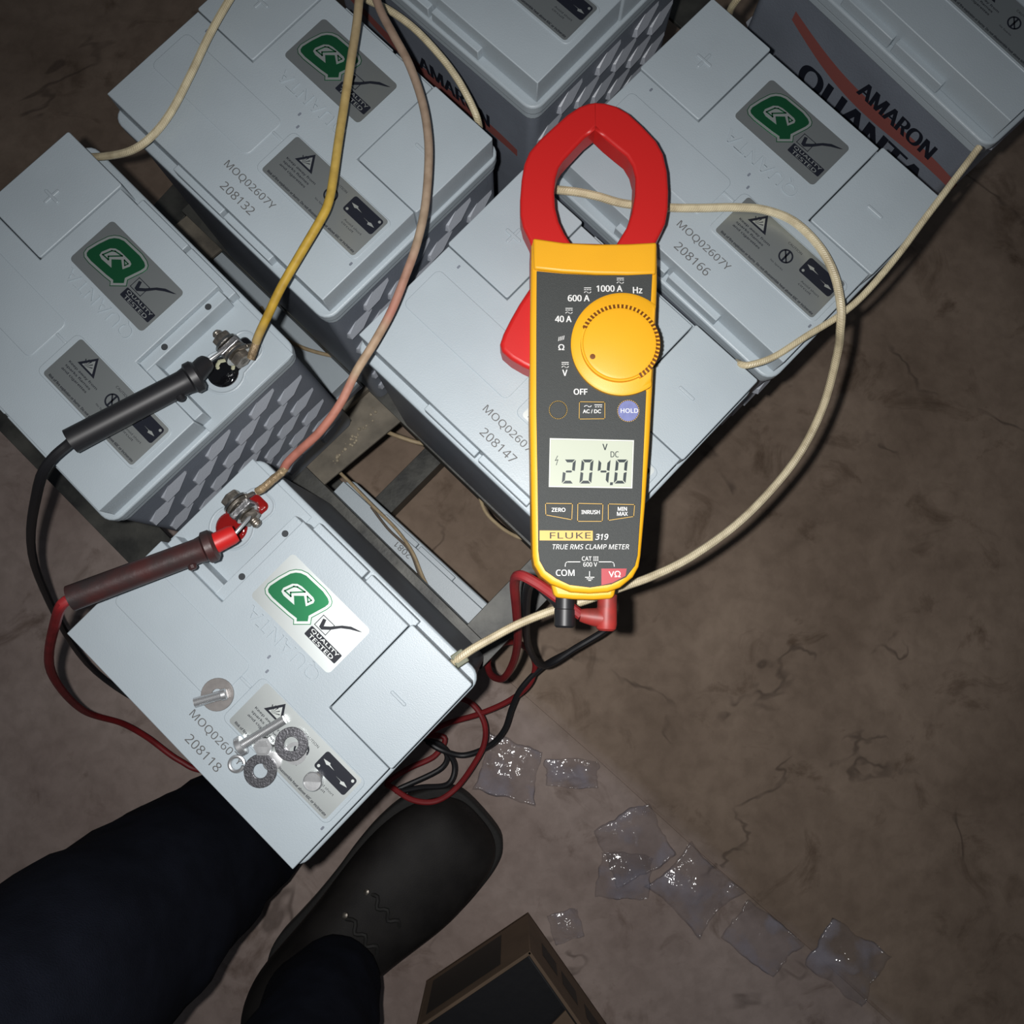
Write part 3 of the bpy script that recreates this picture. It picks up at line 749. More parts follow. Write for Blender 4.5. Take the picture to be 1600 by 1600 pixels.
# raised yellow collar across the neck
cl = MB(); mp(cl, [(832.5, 373), (880, 380), (930, 382.5), (980, 382), (1026, 379.5), (1024.5, 429), (980, 430), (930, 429), (880, 426), (834, 421)], FZ - .002, FZ + .0012)
MBuild('collar', cl, M['yellow'], bevel=.0012, seg=3)
ed = MB(); mp(ed, [(861, 905), (868, 933), (897, 936), (930, 937), (963, 935), (968, 910)], BZ + .006, FZ - .008)
MBuild('socket_block', ed, M['yellow'], bevel=.002, seg=3)
# charcoal faceplate with the bite round the dial
dial = (971, 540); RR = 79.5
fp = [(838.5, 424), (880, 428), (930, 430.5), (980, 430.5), (1019, 428.5), (1016.5, 474)]
a0 = math.degrees(math.atan2(-(474 - 540), 1016.5 - 971)); a1 = 360 - math.degrees(math.atan2(611.5 - 540, 1009.5 - 971))
for k in range(25):
    a = math.radians(a0 + (a1 - a0) * k / 24); fp.append((dial[0] + RR * math.cos(a), dial[1] - RR * math.sin(a)))
fp += [(1009.5, 612), (1006, 690), (1002, 779), (996, 868), (992, 884), (978, 902), (955, 913), (922, 918), (890, 914), (869, 904), (852, 892), (843, 876), (841, 860), (840, 760), (838, 640), (838, 520)]
fc = MB(); mp(fc, fp, FZ - .002, FZ + .00045)
face = MBuild('faceplate', fc, M['face'], bevel=.0003)
FT = FZ + .00053
# rotary dial
cen = P(dial[0], dial[1], FZ); K = (P(900, 540, FZ) - P(1000, 540, FZ)).length / 100.0
def clipped(r, x_off):
    out = []
    for k in range(96):
        a = 2 * math.pi * k / 96; x, y = dial[0] + r * math.cos(a), dial[1] - r * math.sin(a)
        out.append((min(x, 1024.6 - .055 * (y - 470) - x_off), y))
    return [tuple(P(a, b, FZ)[:2]) for a, b in out]
kr = MB(); kr.taper(clipped(RR, .6), FZ - .001, clipped(RR, .6), FZ + .0022); kr.taper(clipped(RR, .6), FZ + .0022, clipped(RR - 5, 2.5), FZ + .0030)
MBuild('dial_surround', kr, M['yellow'])
kc = P(967.5, 538.5, FZ + .004); R0 = 59.5 * K
kn = MB(); pts = []
nt_ = 290
for i in range(nt_):
    a = 2 * math.pi * i / nt_; deg = math.degrees(a) % 360
    tooth = (deg < 155 or deg > 300)
    r_ = R0 + (0.0008 if (tooth and (i % 5) < 3) else 0.0)
    pts.append((kc.x + r_ * math.cos(a), kc.y + r_ * math.sin(a)))
kn.prism(pts, FZ - .0005, FZ + .0056)
knob = MBuild('dial', kn, M['yellow'], smooth=False)
tp = MB(); tp.lathe(Vector((kc.x, kc.y, FZ + .0055)), (0, 0, 1), [(0, R0 - .0006), (.0008, R0 - .0010), (.0012, R0 - .0024)], 64)
MBuild('dial_cap', tp, M['yellow'], knob)
gv = MB()
for i in range(nt_ // 5):
    a = 2 * math.pi * (i * 5 + 3.5) / nt_; deg = math.degrees(a) % 360
    if deg < 155 or deg > 300:
        c_, s_ = math.cos(a), math.sin(a)
        gv.bar(Vector((kc.x + (R0 - .0012) * c_, kc.y + (R0 - .0012) * s_, FZ + .0064)), Vector((kc.x + (R0 + .0010) * c_, kc.y + (R0 + .0010) * s_, FZ + .0056)), .0010, .004)
MBuild('grip_groove_shade', gv, M['yellow_dark'], knob, smooth=False)['kind'] = 'stuff'  # solid dark bars paint the shade in the gaps between teeth
dt = MB(); q = P(926, 557, FZ + .0068); dt.lathe(Vector((q.x, q.y, FZ + .0064)), (0, 0, 1), [(0, .0013), (.0004, .0013), (.00045, .0009)], 16)
MBuild('pointer_dot', dt, M['yellow_dark'], knob)
# jaws
def c5(l): return [(780 + a / 3.2, 140 + b / 3.2) for a, b in l]
JT, JB = FZ - .0015, FZ - .0150
left_out = [(170, 800), (152, 745), (120, 680), (106, 620), (104, 540), (112, 440), (125, 360), (150, 300), (200, 240), (270, 175), (340, 112), (400, 72), (450, 54), (481.6, 50)]
left_in = [(481.6, 184), (430, 226), (370, 290), (320, 345), (298, 380), (284, 430), (277, 500), (282, 580), (300, 650), (330, 712), (372, 775), (390, 800)]
right_out = [(482.4, 50), (530, 53), (590, 70), (650, 105), (720, 170), (790, 245), (825, 310), (845, 400), (851, 500), (848, 590), (835, 660), (808, 715), (785, 760), (775, 800)]
right_in = [(560, 800), (582, 775), (600, 745), (640, 680), (665, 610), (682, 520), (685, 430), (670, 370), (640, 320), (590, 280), (530, 230), (482.4, 184)]
def jaw(pts):
    jw = MB(); mp(jw, c5(pts), JB, JT); o = MBuild('jaw', jw, M['red'], bevel=.0016, seg=4)
    xs = P(780 + 482 / 3.2, 160, FZ).x - ORG[meter.name].x
    at = o.data.attributes.new('bevel_weight_edge', 'FLOAT', 'EDGE')
    for e in o.data.edges:
        c = [o.data.vertices[v].co.x for v in e.vertices]
        at.data[e.index].value = .16 if all(abs(x - xs) < .0012 for x in c) else 1.0
    o.modifiers['bevel'].limit_method = 'WEIGHT'
    for e in o.data.edges:                      # flat faces and soft corners stay as they are
        v0, v1 = (o.data.vertices[v].co for v in e.vertices)
        if abs(v0.z - v1.z) > .005 and at.data[e.index].value == 1.0: at.data[e.index].value = 0.0
    return o
jaw(left_out + left_in)
jaw(right_out + right_in)
nk = MB(); mp(nk, [(829, 368), (1024, 374), (1022, 470), (829, 470)], BZ + .006, FZ - .005)
MBuild('jaw_base', nk, M['red'], bevel=.002)
tg = MB(); mp(tg, c5([(205, 940), (160, 970), (100, 1060), (55, 1140), (20, 1210), (3, 1262), (14, 1300), (60, 1340), (120, 1375), (170, 1398), (215, 1400)]), FZ - .024, FZ - .008, FZ - .006)
MBuild('trigger', tg, M['red'], bevel=.0022, seg=4)
# print on the face
def px2(px, py, z=FT): q = P(px, py, FZ); return (q.x, q.y, z)
wp = MB()
def word(mb, s, cx, cy, w, h, z=FT, **k): add_text(mb, s, px2(cx, cy, z), w * K, h * K, **k)
word(wp, '1000 A', 952, 451.5, 41, 10.5, bold=.025); word(wp, '600 A', 904, 466.5, 34.5, 10.5, bold=.025); word(wp, '40 A', 880, 499, 26, 10.5, bold=.025)
word(wp, 'Hz', 996, 454, 15, 10.5, bold=.025); word(wp, 'V', 882.5, 583, 8, 10, bold=.02); word(wp, '\u03a9', 877, 543, 9.5, 9.5, bold=.02); word(wp, 'OFF', 907, 612.5, 21.5, 9.5, bold=.025)
def strokes(mb, pts, w, closed=False, z=FT):
    for pl in stroke([tuple(P(a, b, FZ)[:2]) for a, b in pts], w * K, closed): flat(mb, pl, z)
def acdc(cx, cy):
    strokes(wp, [(cx - 5, cy - 4.6), (cx + 5, cy - 4.6)], 1.1)
    for k in (-4, 0, 4): strokes(wp, [(cx + k - 1, cy - 1.8), (cx + k + 1, cy - 1.8)], 1.1)
    strokes(wp, [(cx - 5, cy + 2.6), (cx - 3, cy + .8), (cx - 1, cy + 1.6), (cx + 1, cy + 3.2), (cx + 3, cy + 3.6), (cx + 5, cy + 1.8)], 1.1)
acdc(969, 440); acdc(918, 455); acdc(889, 487); acdc(883, 571.5)
for k in range(4): strokes(wp, [(872.5 + k * 2.6, 533 - k * .7), (873.5 + k * 2.6, 527.5 - k * .7)], 1.0)
word(wp, '319', 940, 839, 20, 9, bold=.015, shear=.2); word(wp, 'TRUE RMS CLAMP METER', 923, 854.5, 116, 7.6, shear=.2)
word(wp, 'CAT III', 922, 873, 25, 6.6); word(wp, '600 V', 922, 882, 21, 6.6)
word(wp, 'COM', 883, 895, 28, 9.5, bold=.01); word(wp, 'V\u03a9', 960, 897, 18, 9.5, z=FT + .0001, bold=.01)
strokes(wp, [(883, 885), (883.5, 880), (886, 878), (906, 878)], 1.0); strokes(wp, [(936, 878), (956, 878), (959, 880), (959.5, 885)], 1.0)
strokes(wp, [(921, 893), (921, 902)], 1.0); strokes(wp, [(914.5, 902), (928, 902)], 1.0); strokes(wp, [(917, 904.5), (925.5, 904.5)], 1.0); strokes(wp, [(919.5, 907), (923, 907)], 1.0)
MBuild('white_lettering', wp, M['white'], face, smooth=False)['kind'] = 'stuff'
rp = MB(); flat(rp, [tuple(P(a, b, FZ)[:2]) for a, b in [(939.5, 888.5), (979, 888.5), (977, 900), (957, 910.5), (939.5, 914.5)]], FT)
MBuild('red_socket_mark', rp, M['redprint'], face, smooth=False)
gp = MB(); flat(gp, [tuple(P(a, b, FZ)[:2]) for a, b in [(843, 829), (926, 829.5), (926, 845), (843, 844.5)]], FT)
tb = MBuild('maker_strip', gp, M['gold'], face, smooth=False)
tb_w = MB(); word(tb_w, 'FLUKE', 891, 837, 62, 9.5, z=FT + .0001, bold=.01, space=1.05)
MBuild('maker_name', tb_w, M['face'], face, smooth=False)
# buttons
def button(poly, m, outline=1.1):
    pw = [tuple(P(a, b, FZ)[:2]) for a, b in poly]
    bt = MB(); bt.prism(pw, FZ, FZ + .0009); o = MBuild('button', bt, m, bevel=.0004)
    ol = MB()
    for pl in stroke(pw, outline * K * 1.25, True): flat(ol, pl, FT + .0001)
    MBuild('button_outline', ol, M['gold'], o, smooth=False)
    return o
def cpx(cx, cy, r): return [(cx + r * math.cos(2 * math.pi * k / 32), cy + r * math.sin(2 * math.pi * k / 32)) for k in range(32)]
def qpx(l, r=2.5):
    return l
BTZ = FZ + .00098
button(cpx(872, 641, 13.6), M['face'])
b_ = button([(905.5, 628.5), (944.5, 629), (944.5, 654.5), (905, 655)], M['face'])
t_ = MB(); word(t_, 'AC / DC', 924.5, 643.5, 28, 6, z=BTZ, bold=.02)
strokes(t_, [(913, 636), (915, 634), (918, 635), (921, 637), (923.5, 635)], 1.1, z=BTZ); strokes(t_, [(929, 633.5), (940, 633.5)], 1.1, z=BTZ)
for k in (0, 4, 8): strokes(t_, [(930 + k, 636.5), (931.5 + k, 636.5)], 1.1, z=BTZ)
MBuild('lettering', t_, M['white'], b_, smooth=False)
b_ = button(cpx(981.5, 642.5, 16.5), M['lilac']); t_ = MB(); word(t_, 'HOLD', 983, 642.5, 27, 7, z=BTZ, bold=.01); MBuild('lettering', t_, M['white'], b_, smooth=False)
for poly, txt in (([(852.5, 787), (894, 787.5), (893, 812), (853, 804.5)], [('ZERO', 872.5, 797, 21, 6.2)]),
                  ([(903, 787), (941.5, 788), (940.5, 814.5), (902.5, 814.5)], [('INRUSH', 922.5, 800.5, 28, 6.2)]),
                  ([(950.5, 788), (991, 789), (989.5, 807), (950.5, 813)], [('MIN', 972, 795.5, 14, 6), ('MAX', 972, 803.2, 16.5, 6)])):
    b_ = button(poly, M['face']); t_ = MB()
    for w_ in txt: word(t_, *w_, z=BTZ, bold=.02)
    MBuild('lettering', t_, M['white'], b_, smooth=False)
# display
lc_ = MB(); mp(lc_, [(860.5, 687), (988.5, 690), (986, 761.5), (859, 759.5)], FZ, FZ + .0008)
lcd = MBuild('display', lc_, M['lcd'], bevel=.0002)
ob = MB(); mp(ob, [(859, 685), (990.3, 688.2), (987.6, 763.4), (857.4, 761.2)], FZ, FZ + .0006)
MBuild('display_frame', ob, M['bezel'], lcd, smooth=False)
LZ = FZ + .00088
dg_ = MB()
SEG = {'2': 'abged', '0': 'abcdef', '4': 'fgbc'}
def digit(ch, x0, y0, w, h, sl=.10):
    t = 4.5; q = lambda x, y: (x0 + x + sl * (h - y), y0 + y)
    g1 = .7
    segs = {'a': [(g1 + .6, 0), (w - g1 - .6, 0), (w - t - g1, t), (t + g1, t)], 'd': [(t + g1, h - t), (w - t - g1, h - t), (w - g1 - .6, h), (g1 + .6, h)],
            'f': [(0, g1), (t, t + g1), (t, h / 2 - 2.2), (0, h / 2 - g1)], 'b': [(w, g1), (w, h / 2 - g1), (w - t, h / 2 - 2.2), (w - t, t + g1)],
            'e': [(0, h / 2 + g1), (t, h / 2 + 2.2), (t, h - t - g1), (0, h - g1)], 'c': [(w, h / 2 + g1), (w, h - g1), (w - t, h - t - g1), (w - t, h / 2 + 2.2)],
            'g': [(t * .9, h / 2), (t + 1, h / 2 - 1.6), (w - t - 1, h / 2 - 1.6), (w - t * .9, h / 2), (w - t - 1, h / 2 + 1.6), (t + 1, h / 2 + 1.6)]}
    for s_ in SEG[ch]: flat(dg_, [tuple(P(*q(a, b), FZ)[:2]) for a, b in segs[s_]], LZ)
for ch, x0 in (('2', 877.5), ('0', 905), ('4', 931.5), ('0', 958.5)): digit(ch, x0, 718.5, 18.5, 37.5)
flat(dg_, [tuple(P(a, b, FZ)[:2]) for a, b in [(953, 754), (957.5, 754), (957, 758.5), (952.5, 758.5)]], LZ)
word(dg_, 'V', 945, 699, 8, 10, z=LZ, bold=.02); word(dg_, 'DC', 960, 710.5, 12.5, 9.5, z=LZ, bold=.01)
strokes(dg_, [(871, 713), (867.5, 720), (871.5, 719), (869, 727)], 1.0, z=LZ)
MBuild('display_digits', dg_, M['lcdink'], lcd, smooth=False)

# ------------------------------------------------------------------ cables
def path_px(l):
    return smooth_path([P(a, b, z) for a, b, z in l])
def cable(name, label, pts, r, m, cat='cable', group=None, n=10):
    mb = MB(); mb.tube(path_px(pts), r, n, uvs=True)
    o0 = P(*pts[0])
    root = build(name, mb, m, None, org=(0, 0, 0))
    tag(root, label, cat, group)
    return root
T_ = H
BEIGE = [(0, (0.56, 0.48, 0.31)), (.25, (0.66, 0.58, 0.39)), (.5, (0.55, 0.47, 0.31)), (.75, (0.68, 0.60, 0.42)), (1, (0.56, 0.48, 0.32))]
M['braid'] = cable_mat('braided_beige_sheath', BEIGE, 2.2, 0.42, braid=0.3, spec=0.6)
M['thinwire'] = cable_mat('thin_beige_wire', [(0, (.36, .28, .17)), (1, (.42, .34, .22))], 3, .5)
M['yellowcable'] = cable_mat('yellow_cable', [(0, (.40, .30, .14)), (.055, (.46, .29, .035)), (.30, (.50, .33, .05)), (.45, (.48, .34, .10)), (.62, (.40, .31, .17)), (.8, (.33, .26, .17)), (1, (.25, .20, .15))], 3.9, .55)
M['pinkcable'] = cable_mat('faded_pink_cable', [(0, (.33, .12, .09)), (.12, (.36, .14, .10)), (.19, (.40, .19, .14)), (.215, (.37, .27, .18)), (.30, (.36, .25, .17)), (.33, (.36, .16, .12)), (.42, (.36, .22, .16)), (.46, (.36, .27, .19)), (.8, (.32, .235, .175)), (1, (.22, .14, .11))], 3.4, .6)

cable('braided_cable', 'thick pale braided cable looping right under the red jaws to the front battery',
      [(866, 296, H + .004), (885, 298, H + .007), (905, 300.5, H + .008), (935, 307, H + .008), (975, 318, H + .0065), (1040, 324, H + .006), (1090, 325, H + .006), (1150, 324, H + .006), (1195, 328, H + .006), (1240, 346, H + .007), (1280, 385, H + .008), (1304, 430, H + .009), (1314, 480, H + .0095), (1313, 515, H + .004), (1309, 550, H - .010), (1288, 630, H - .03), (1255, 700, H - .035), (1210, 760, H - .035), (1150, 820, H - .03), (1080, 870, H - .022), (1020, 900, H - .016), (970, 918, H - .012), (915, 938, H - .012), (860, 955, H - .012), (810, 975, H - .012), (770, 996, H - .012), (740, 1013, H - .012), (718, 1028, H - .013), (709, 1035, H - .016)], .0022, M['braid'], group=None)
cable('braided_cable', 'braided cable running from the terminal cover of battery 208147 up to the right',
      [(1151, 566, H - .004), (1156, 569, H + .001), (1172, 570, H + .0035), (1210, 557, H + .004), (1260, 525, H + .0042), (1310, 494, H + .0042), (1350, 460, H + .005), (1400, 402, H + .009), (1450, 335, H + .012), (1530, 230, H + .02)], .0018, M['braid'])
cable('braided_cable', 'braided cable crossing the left end of battery 208132',
      [(410, -90, H + .02), (385, -40, H + .016), (357, 2, H + .014), (327, 55, H + .013), (297, 118, H + .012), (267, 175, H + .011), (237, 213, H + .009), (205, 235, H + .005), (165, 244, H - .005), (120, 246, H - .02)], .0020, M['braid'])
cable('braided_cable', 'braided cable in the dark slot behind battery 208132',
      [(500, -60, H - .006), (545, -18, H - .005), (575, 0, H - .004), (610, 17, H - .003), (650, 47, H - .003), (690, 90, H - .004), (715, 124, H - .005), (734, 158, H - .008), (745, 183, H - .012), (749, 198, H - .02)], .0020, M['braid'])
cable('braided_cable', 'short end of braided cable at the top corner of battery 208166',
      [(1139, 22, H - .016), (1144, 10, H - .006), (1158, -8, H + .004), (1185, -35, H + .012), (1230, -70, H + .02)], .0020, M['braid'])
mb = MB(); a_, b_2 = P(709, 1035, H - .0125), P(727, 1023, H - .0118); mb.bar(a_, b_2, .0075, .0022)
build('end_lug', mb, mat('olive_tape', (.16, .17, .12), .6), bpy.data.objects['braided_cable'], org=(0, 0, 0), bevel=.0006)
# thin wires under the rack
TW = 'thin wires under the rack'
cable('thin_wire', 'thin wire peeping out beside the cross bar next to battery 208147', [(590, 668, .195), (612, 678, .20), (640, 688, .20), (660, 693, .198), (676, 694, .196), (700, 690, .19)], .0016, M['thinwire'], 'wire')
cable('thin_wire', 'paler thin wire drooping over the lower-tier battery lid', [(520, 728, .197), (545, 752, .195), (582, 790, .192), (618, 826, .190), (644, 862, .190), (660, 900, .190), (677, 935, .191), (684, 955, .192)], .0013, M['thinwire'], 'wire')
cable('thin_wire', 'darker twin wire drooping under the paler one on the lower-tier lid', [(580, 792, .1885), (606, 826, .1880), (638, 858, .1880), (653, 892, .1882), (668, 934, .1885), (676, 956, .189)], .0011, mat('dull_wire', (.10, .08, .06), .5), 'wire')
cable('thin_wire', 'thin wire curving in the rack opening below battery 208147', [(738, 735, .20), (744, 752, .20), (756, 795, .198), (778, 820, .197), (804, 837, .198), (828, 844, .20), (850, 846, .20)], .0014, M['thinwire'], 'wire')
cable('thin_wire', 'thin wire in the slot between the black terminal and battery 208132', [(408, 480, .19), (420, 505, .192), (440, 525, .193), (470, 542, .194), (505, 553, .195), (540, 559, .196), (560, 560, .196)], .0015, M['thinwire'], 'wire')

def lug_cable(name, label, pts, r, m, bare, lug):
    root = empty(name, P(*pts[0]), label, 'cable')
    mb = MB(); mb.tube(path_px(pts), r, 12, uvs=True); build('insulation', mb, m, root)
    mb = MB(); pth = path_px(bare); mb.tube(pth, [.0021 + .0003 * noise.noise(Vector((i * .4, 0, 7))) for i in range(len(pth))], 10); build('bare_strand', mb, M['strand'], root)
    c, axis, d = lug
    mb = MB(); mb.ring(Vector(c) - Vector(axis) * .0009, .0066, .0029, .0018, axis); d = Vector(d)
    mb.bar(Vector(c) + d * .004, Vector(c) + d * .012, .0062, .0018, up=Vector(axis)); build('cable_lug', mb, M['dusty_zinc'], root, bevel=.0004)
    return root
def bw(bat, x, y, z):
    return bat.matrix_world @ Vector((x, y, z))
bpy.context.view_layer.update()
# yellow cable, on the black terminal
top_A, top_F = H - .0002, H - .0080
axA = Vector((math.cos(-.78543), math.sin(-.78543), 0)); axF = Vector((math.cos(-.76839), math.sin(-.76839), 0))
def batpt(cx, cy, yaw, lx, ly, z): return Vector((cx + math.cos(yaw) * lx - math.sin(yaw) * ly, cy + math.sin(yaw) * lx + math.cos(yaw) * ly, z))
lugA = batpt(-.22550, .15082, -.78543, .0690, .0435, top_A - .0035); lugF = batpt(-.12454, -.02671, -.76839, -.0690, .0435, top_F - .0035)
def dirp(a, b): return (b - a).normalized()
lug_cable('yellow_cable', 'yellow cable, dusty toward the top, from the black terminal',
          [(400, 535, H + .004), (405, 522, H + .007), (418, 494, H + .012), (440, 448, H + .018), (470, 396, H + .022), (500, 345, H + .025), (512, 320, H + .026), (519, 290, H + .026), (529, 220, H + .027), (540, 150, H + .028), (550, 85, H + .03), (557, 40, H + .031), (561, 0, H + .032), (566, -70, H + .035)], .00225, M['yellowcable'],
          [(392, 560, H + .001), (396, 548, H + .003), (401, 533, H + .004), (403, 527, H + .006)], (lugA, axA, dirp(lugA, P(398, 540, H + .003))))
lug_cable('pink_cable', 'faded pink and tan cable from the red terminal to the upper frame edge',
          [(443, 734, H + .004), (450, 722, H + .006), (468, 704, H + .008), (500, 674, H + .012), (532, 630, H + .016), (557, 580, H + .02), (585, 535, H + .022), (612, 485, H + .024), (634, 430, H + .026), (650, 385, H + .027), (663, 330, H + .027), (669, 270, H + .027), (669, 215, H + .027), (660, 160, H + .027), (640, 102, H + .028), (615, 55, H + .03), (592, 10, H + .031), (570, -60, H + .034)], .0022, M['pinkcable'],
          [(402, 768, H + .0005), (412, 762, H + .002), (428, 748, H + .003), (440, 738, H + .004), (446, 730, H + .005)], (lugF, axF, dirp(lugF, P(412, 760, H + .002))))

# ------------------------------------------------------------------ test leads
def lead(name, label, plug, parts, cab, cm, rc=.0026):
    root = empty(name, P(*cab[0]), label, 'test lead')
    for nm, mbx, mm, kw in plug + parts: build(nm, mbx, mm, root, **kw)
    mb = MB(); mb.tube(path_px(cab), rc, 10); build('lead_cable', mb, cm, root)
    return root
zs = FZ - .018
red_plug = []
mb = MB(); mb.tube([P(949, 928, zs), P(948, 962, zs)], .0047, 20); red_plug.append(('plug', mb, M['rubber_plug'], dict(bevel=.0006)))
mb = MB(); mb.tube(smooth_path([P(948, 952, zs), P(948, 966, zs), P(944, 972, zs)]) + [], .0048, 20); 
mb.lathe(P(948, 950, zs), P(947, 986, zs) - P(948, 950, zs), [(0, .0049), (.0075, .0051), (.0098, .0047), (.0108, .0035)], 20)
mb.lathe(P(948, 967, zs), P(905, 961, zs) - P(948, 967, zs), [(0, .0047), (.006, .0044), (.0105, .0036), (.0128, .0030)], 18)
red_plug.append(('plug_elbow', mb, M['rubber_plug'], dict(bevel=0)))
def probe(tipc, nosec, collar, rear, rH, rN, body_m, nose_m, nose_name):
    """handle from rear to collar, nose to nosec, needle to the tip; each a point"""
    L = []
    d = (collar - rear); n = d.normalized()
    mb = MB(); mb.lathe(rear, d, [(0, rH), (d.length - .004, rH * .97), (d.length - .001, rH * 1.06)], 22); L.append(('probe_handle', mb, body_m, {}))
    mb = MB(); mb.lathe(collar - n * .001, n, [(0, rH * 1.05), (.001, rH * 1.28), (.0045, rH * 1.28), (.006, rH * 1.0)], 22)
    pk = collar - n * .009; mb.lathe(pk + Vector((0, 0, 0)), Vector((n.y, -n.x, 0)), [(0, .002), (rH * 1.16, .0022), (rH * 1.27, .0014)], 10)
    L.append(('finger_guard', mb, body_m, {}))
    e = (nosec - collar); mb = MB(); mb.lathe(collar, e, [(0, rN), (e.length * .85, rN * .93), (e.length, rN * .82)], 22); L.append((nose_name, mb, nose_m, {}))
    mb = MB(); mb.tube([nosec, nosec.lerp(tipc, .85), tipc], [.00095, .0009, .0003], 10); L.append(('probe_tip', mb, M['chrome'], {}))
    return L
zp = H + .010
rp_ = probe(P(392, 806, H + .003), P(368, 833, H + .006), P(322, 856, zp), P(110, 935, zp + .012), .0064, .0053, M['rubber_grimy'], M['red'], 'probe_nose')
lead('test_lead', 'red test lead: elbow plug at the meter, coils below, probe on the red terminal', red_plug, rp_,
     [(908, 962, zs), (893, 950, zs - .001), (868, 932, zs - .002), (838, 911, zs - .001), (812, 899, zs - .004), (804, 912, zs - .02), (807, 955, zs - .06), (809, 1000, zs - .11), (802, 1035, zs - .16), (786, 1060, zs - .20), (768, 1055, zs - .23), (762, 1035, .17), (772, 1014, .15), (795, 1003, .13), (822, 1012, .11), (836, 1038, .09), (826, 1070, .08), (795, 1095, .07), (750, 1115, .06), (700, 1130, .05), (650, 1150, .045), (640, 1120, .05), (680, 1090, .06), (730, 1095, .06), (755, 1125, .06), (757, 1160, .055), (740, 1195, .05), (712, 1232, .045), (680, 1252, .05), (645, 1250, .05), (615, 1232, .045), (606, 1222, .04), (640, 1200, .035), (680, 1180, .03), (690, 1150, .03), (600, 1160, .03), (480, 1200, .03), (330, 1205, .03), (280, 1188, .035), (230, 1152, .05), (190, 1130, .08), (130, 1110, .15), (80, 1050, .3), (90, 960, H + .015), (113, 934, zp + .012)], M['rubber_red'])
bk = []
mb = MB(); mb.lathe(P(883, 928, zs), P(882, 982, zs) - P(883, 928, zs), [(0, .0046), (.007, .0046), (.0074, .0050), (.0150, .0050), (.0160, .0040)], 20); bk.append(('plug', mb, M['rubber_black'], {}))
bp_ = probe(P(352, 545, H + .002), P(323, 566, H + .004), P(298, 592, zp), P(110, 690, zp + .012), .0064, .0052, M['rubber_black'], M['rubber_black'], 'probe_nose')
lead('test_lead', 'black test lead: plug at the meter, coils below, probe on the black terminal', bk, bp_,
     [(884, 972, zs - .004), (884, 962, zs - .008), (868, 940, H + .001), (848, 920, H - .003), (834, 908, H - .006), (825, 918, H - .03), (822, 960, zs - .10), (826, 1010, .22), (850, 1040, .17), (900, 1012, .16), (945, 985, .16), (955, 975, .15), (940, 990, .13), (900, 1013, .11), (850, 1040, .09), (815, 1075, .08), (800, 1105, .07), (788, 1140, .06), (765, 1165, .05), (725, 1180, .045), (690, 1172, .05), (668, 1158, .05), (690, 1165, .045), (710, 1195, .04), (700, 1225, .04), (660, 1230, .035), (620, 1235, .03), (690, 1200, .025), (692, 1170, .025), (640, 1150, .02), (500, 1150, .02), (300, 1130, .02), (150, 1050, .05), (60, 900, .25), (60, 760, H), (112, 689, zp + .012)], M['rubber_black'])

# ------------------------------------------------------------------ loose hardware on the front battery
zt = top_F + .0002
def lw(lx, ly, z=0.0): return batpt(-.12454, -.02671, -.76839, lx * S, ly * S, zt + z)
HW = 'loose hardware on the front battery lid'
def single(name, label, mb, m, cat, group=None, **k):
    o = build(name, mb, m, None, org=(0, 0, 0), **k); tag(o, label, cat, group); return o
M['dull_washer'] = mat('dull_washer', (.33, .31, .30), .42, metal=.6, noise_s=300, noise_amt=.15)
mb = MB(); mb.ring(lw(-5.0, -29.6, .0004), .0083, .0029, .0012); single('flat_washer', 'dull flat washer with the short screw lying through it', mb, M['dull_washer'], 'washer', HW, bevel=.0002)
def screw(a, b, rs, rh, hh, name, label, m=M['chrome']):
    root = empty(name, a, label, 'screw', HW)
    d = (b - a); L = d.length; prof = []
    n = max(20, int(L / .0004))
    for i in range(n): prof.append((hh + (L - hh) * i / (n - 1), rs * (1.0 if i % 2 else .93)))
    mb = MB(); mb.lathe(a, d, prof, 12); build('shank', mb, m, root)
    mb = MB(); mb.lathe(a, d, [(0, rh * .75), (hh * .25, rh), (hh * .9, rh), (hh, rh * .9)], 20)
    build('head', mb, m, root)
    return root
screw(lw(-1.4, -25.0, .0035), lw(-9.4, -38.6, .0062), .0025, .0030, .003, 'short_screw', 'short bright screw lying through the dull washer')
screw(lw(21.6, -39.4, .0050), lw(28.4, -14.0, .0030), .0024, .0050, .0036, 'long_bolt', 'long bright bolt lying diagonally across the caution label')
mb = MB(); mb.ring(lw(39.4, -20.2, .0014), .0084, .0036, .0014); single('flat_washer', 'speckled flat washer nearest the word CAUTION', mb, M['galv'], 'washer', HW, bevel=.0003)
mb = MB(); mb.ring(lw(44.0, -22.2, .0006), .0056, .0036, .0010); single('spring_washer', 'thin spring washer half hidden under the speckled washer', mb, M['chrome'], 'washer', HW)
mb = MB(); mb.ring(lw(37.6, -40.2, .0008), .0083, .0036, .0014); single('flat_washer', 'speckled flat washer over the edge of the label beside the spring washer', mb, M['galv'], 'washer', HW, bevel=.0003)
mb = MB(); mb.lathe(lw(38.4, -33.2, .0002), (0, 0, 1), [(0, .0048), (.0010, .0048), (.0012, .0040)], 24); single('thin_disc', 'bright thin disc partly under the speckled washer at the label edge', mb, M['chrome'], 'disc', HW)
def spring(c, ro, name, label):
    mb = MB(); pts = []
    for k in range(31):
        a = k / 30 * 2 * math.pi * .96; pts.append(Vector(c) + Vector((ro * math.cos(a), ro * math.sin(a), .0009 + .0008 * k / 30)))
    mb.tube(pts, .0010, 8); return single(name, label, mb, M['chrome'], 'washer', HW)
spring(lw(26.6, -46.2), .0036, 'spring_washer', 'small split spring washer just below the bolt head')
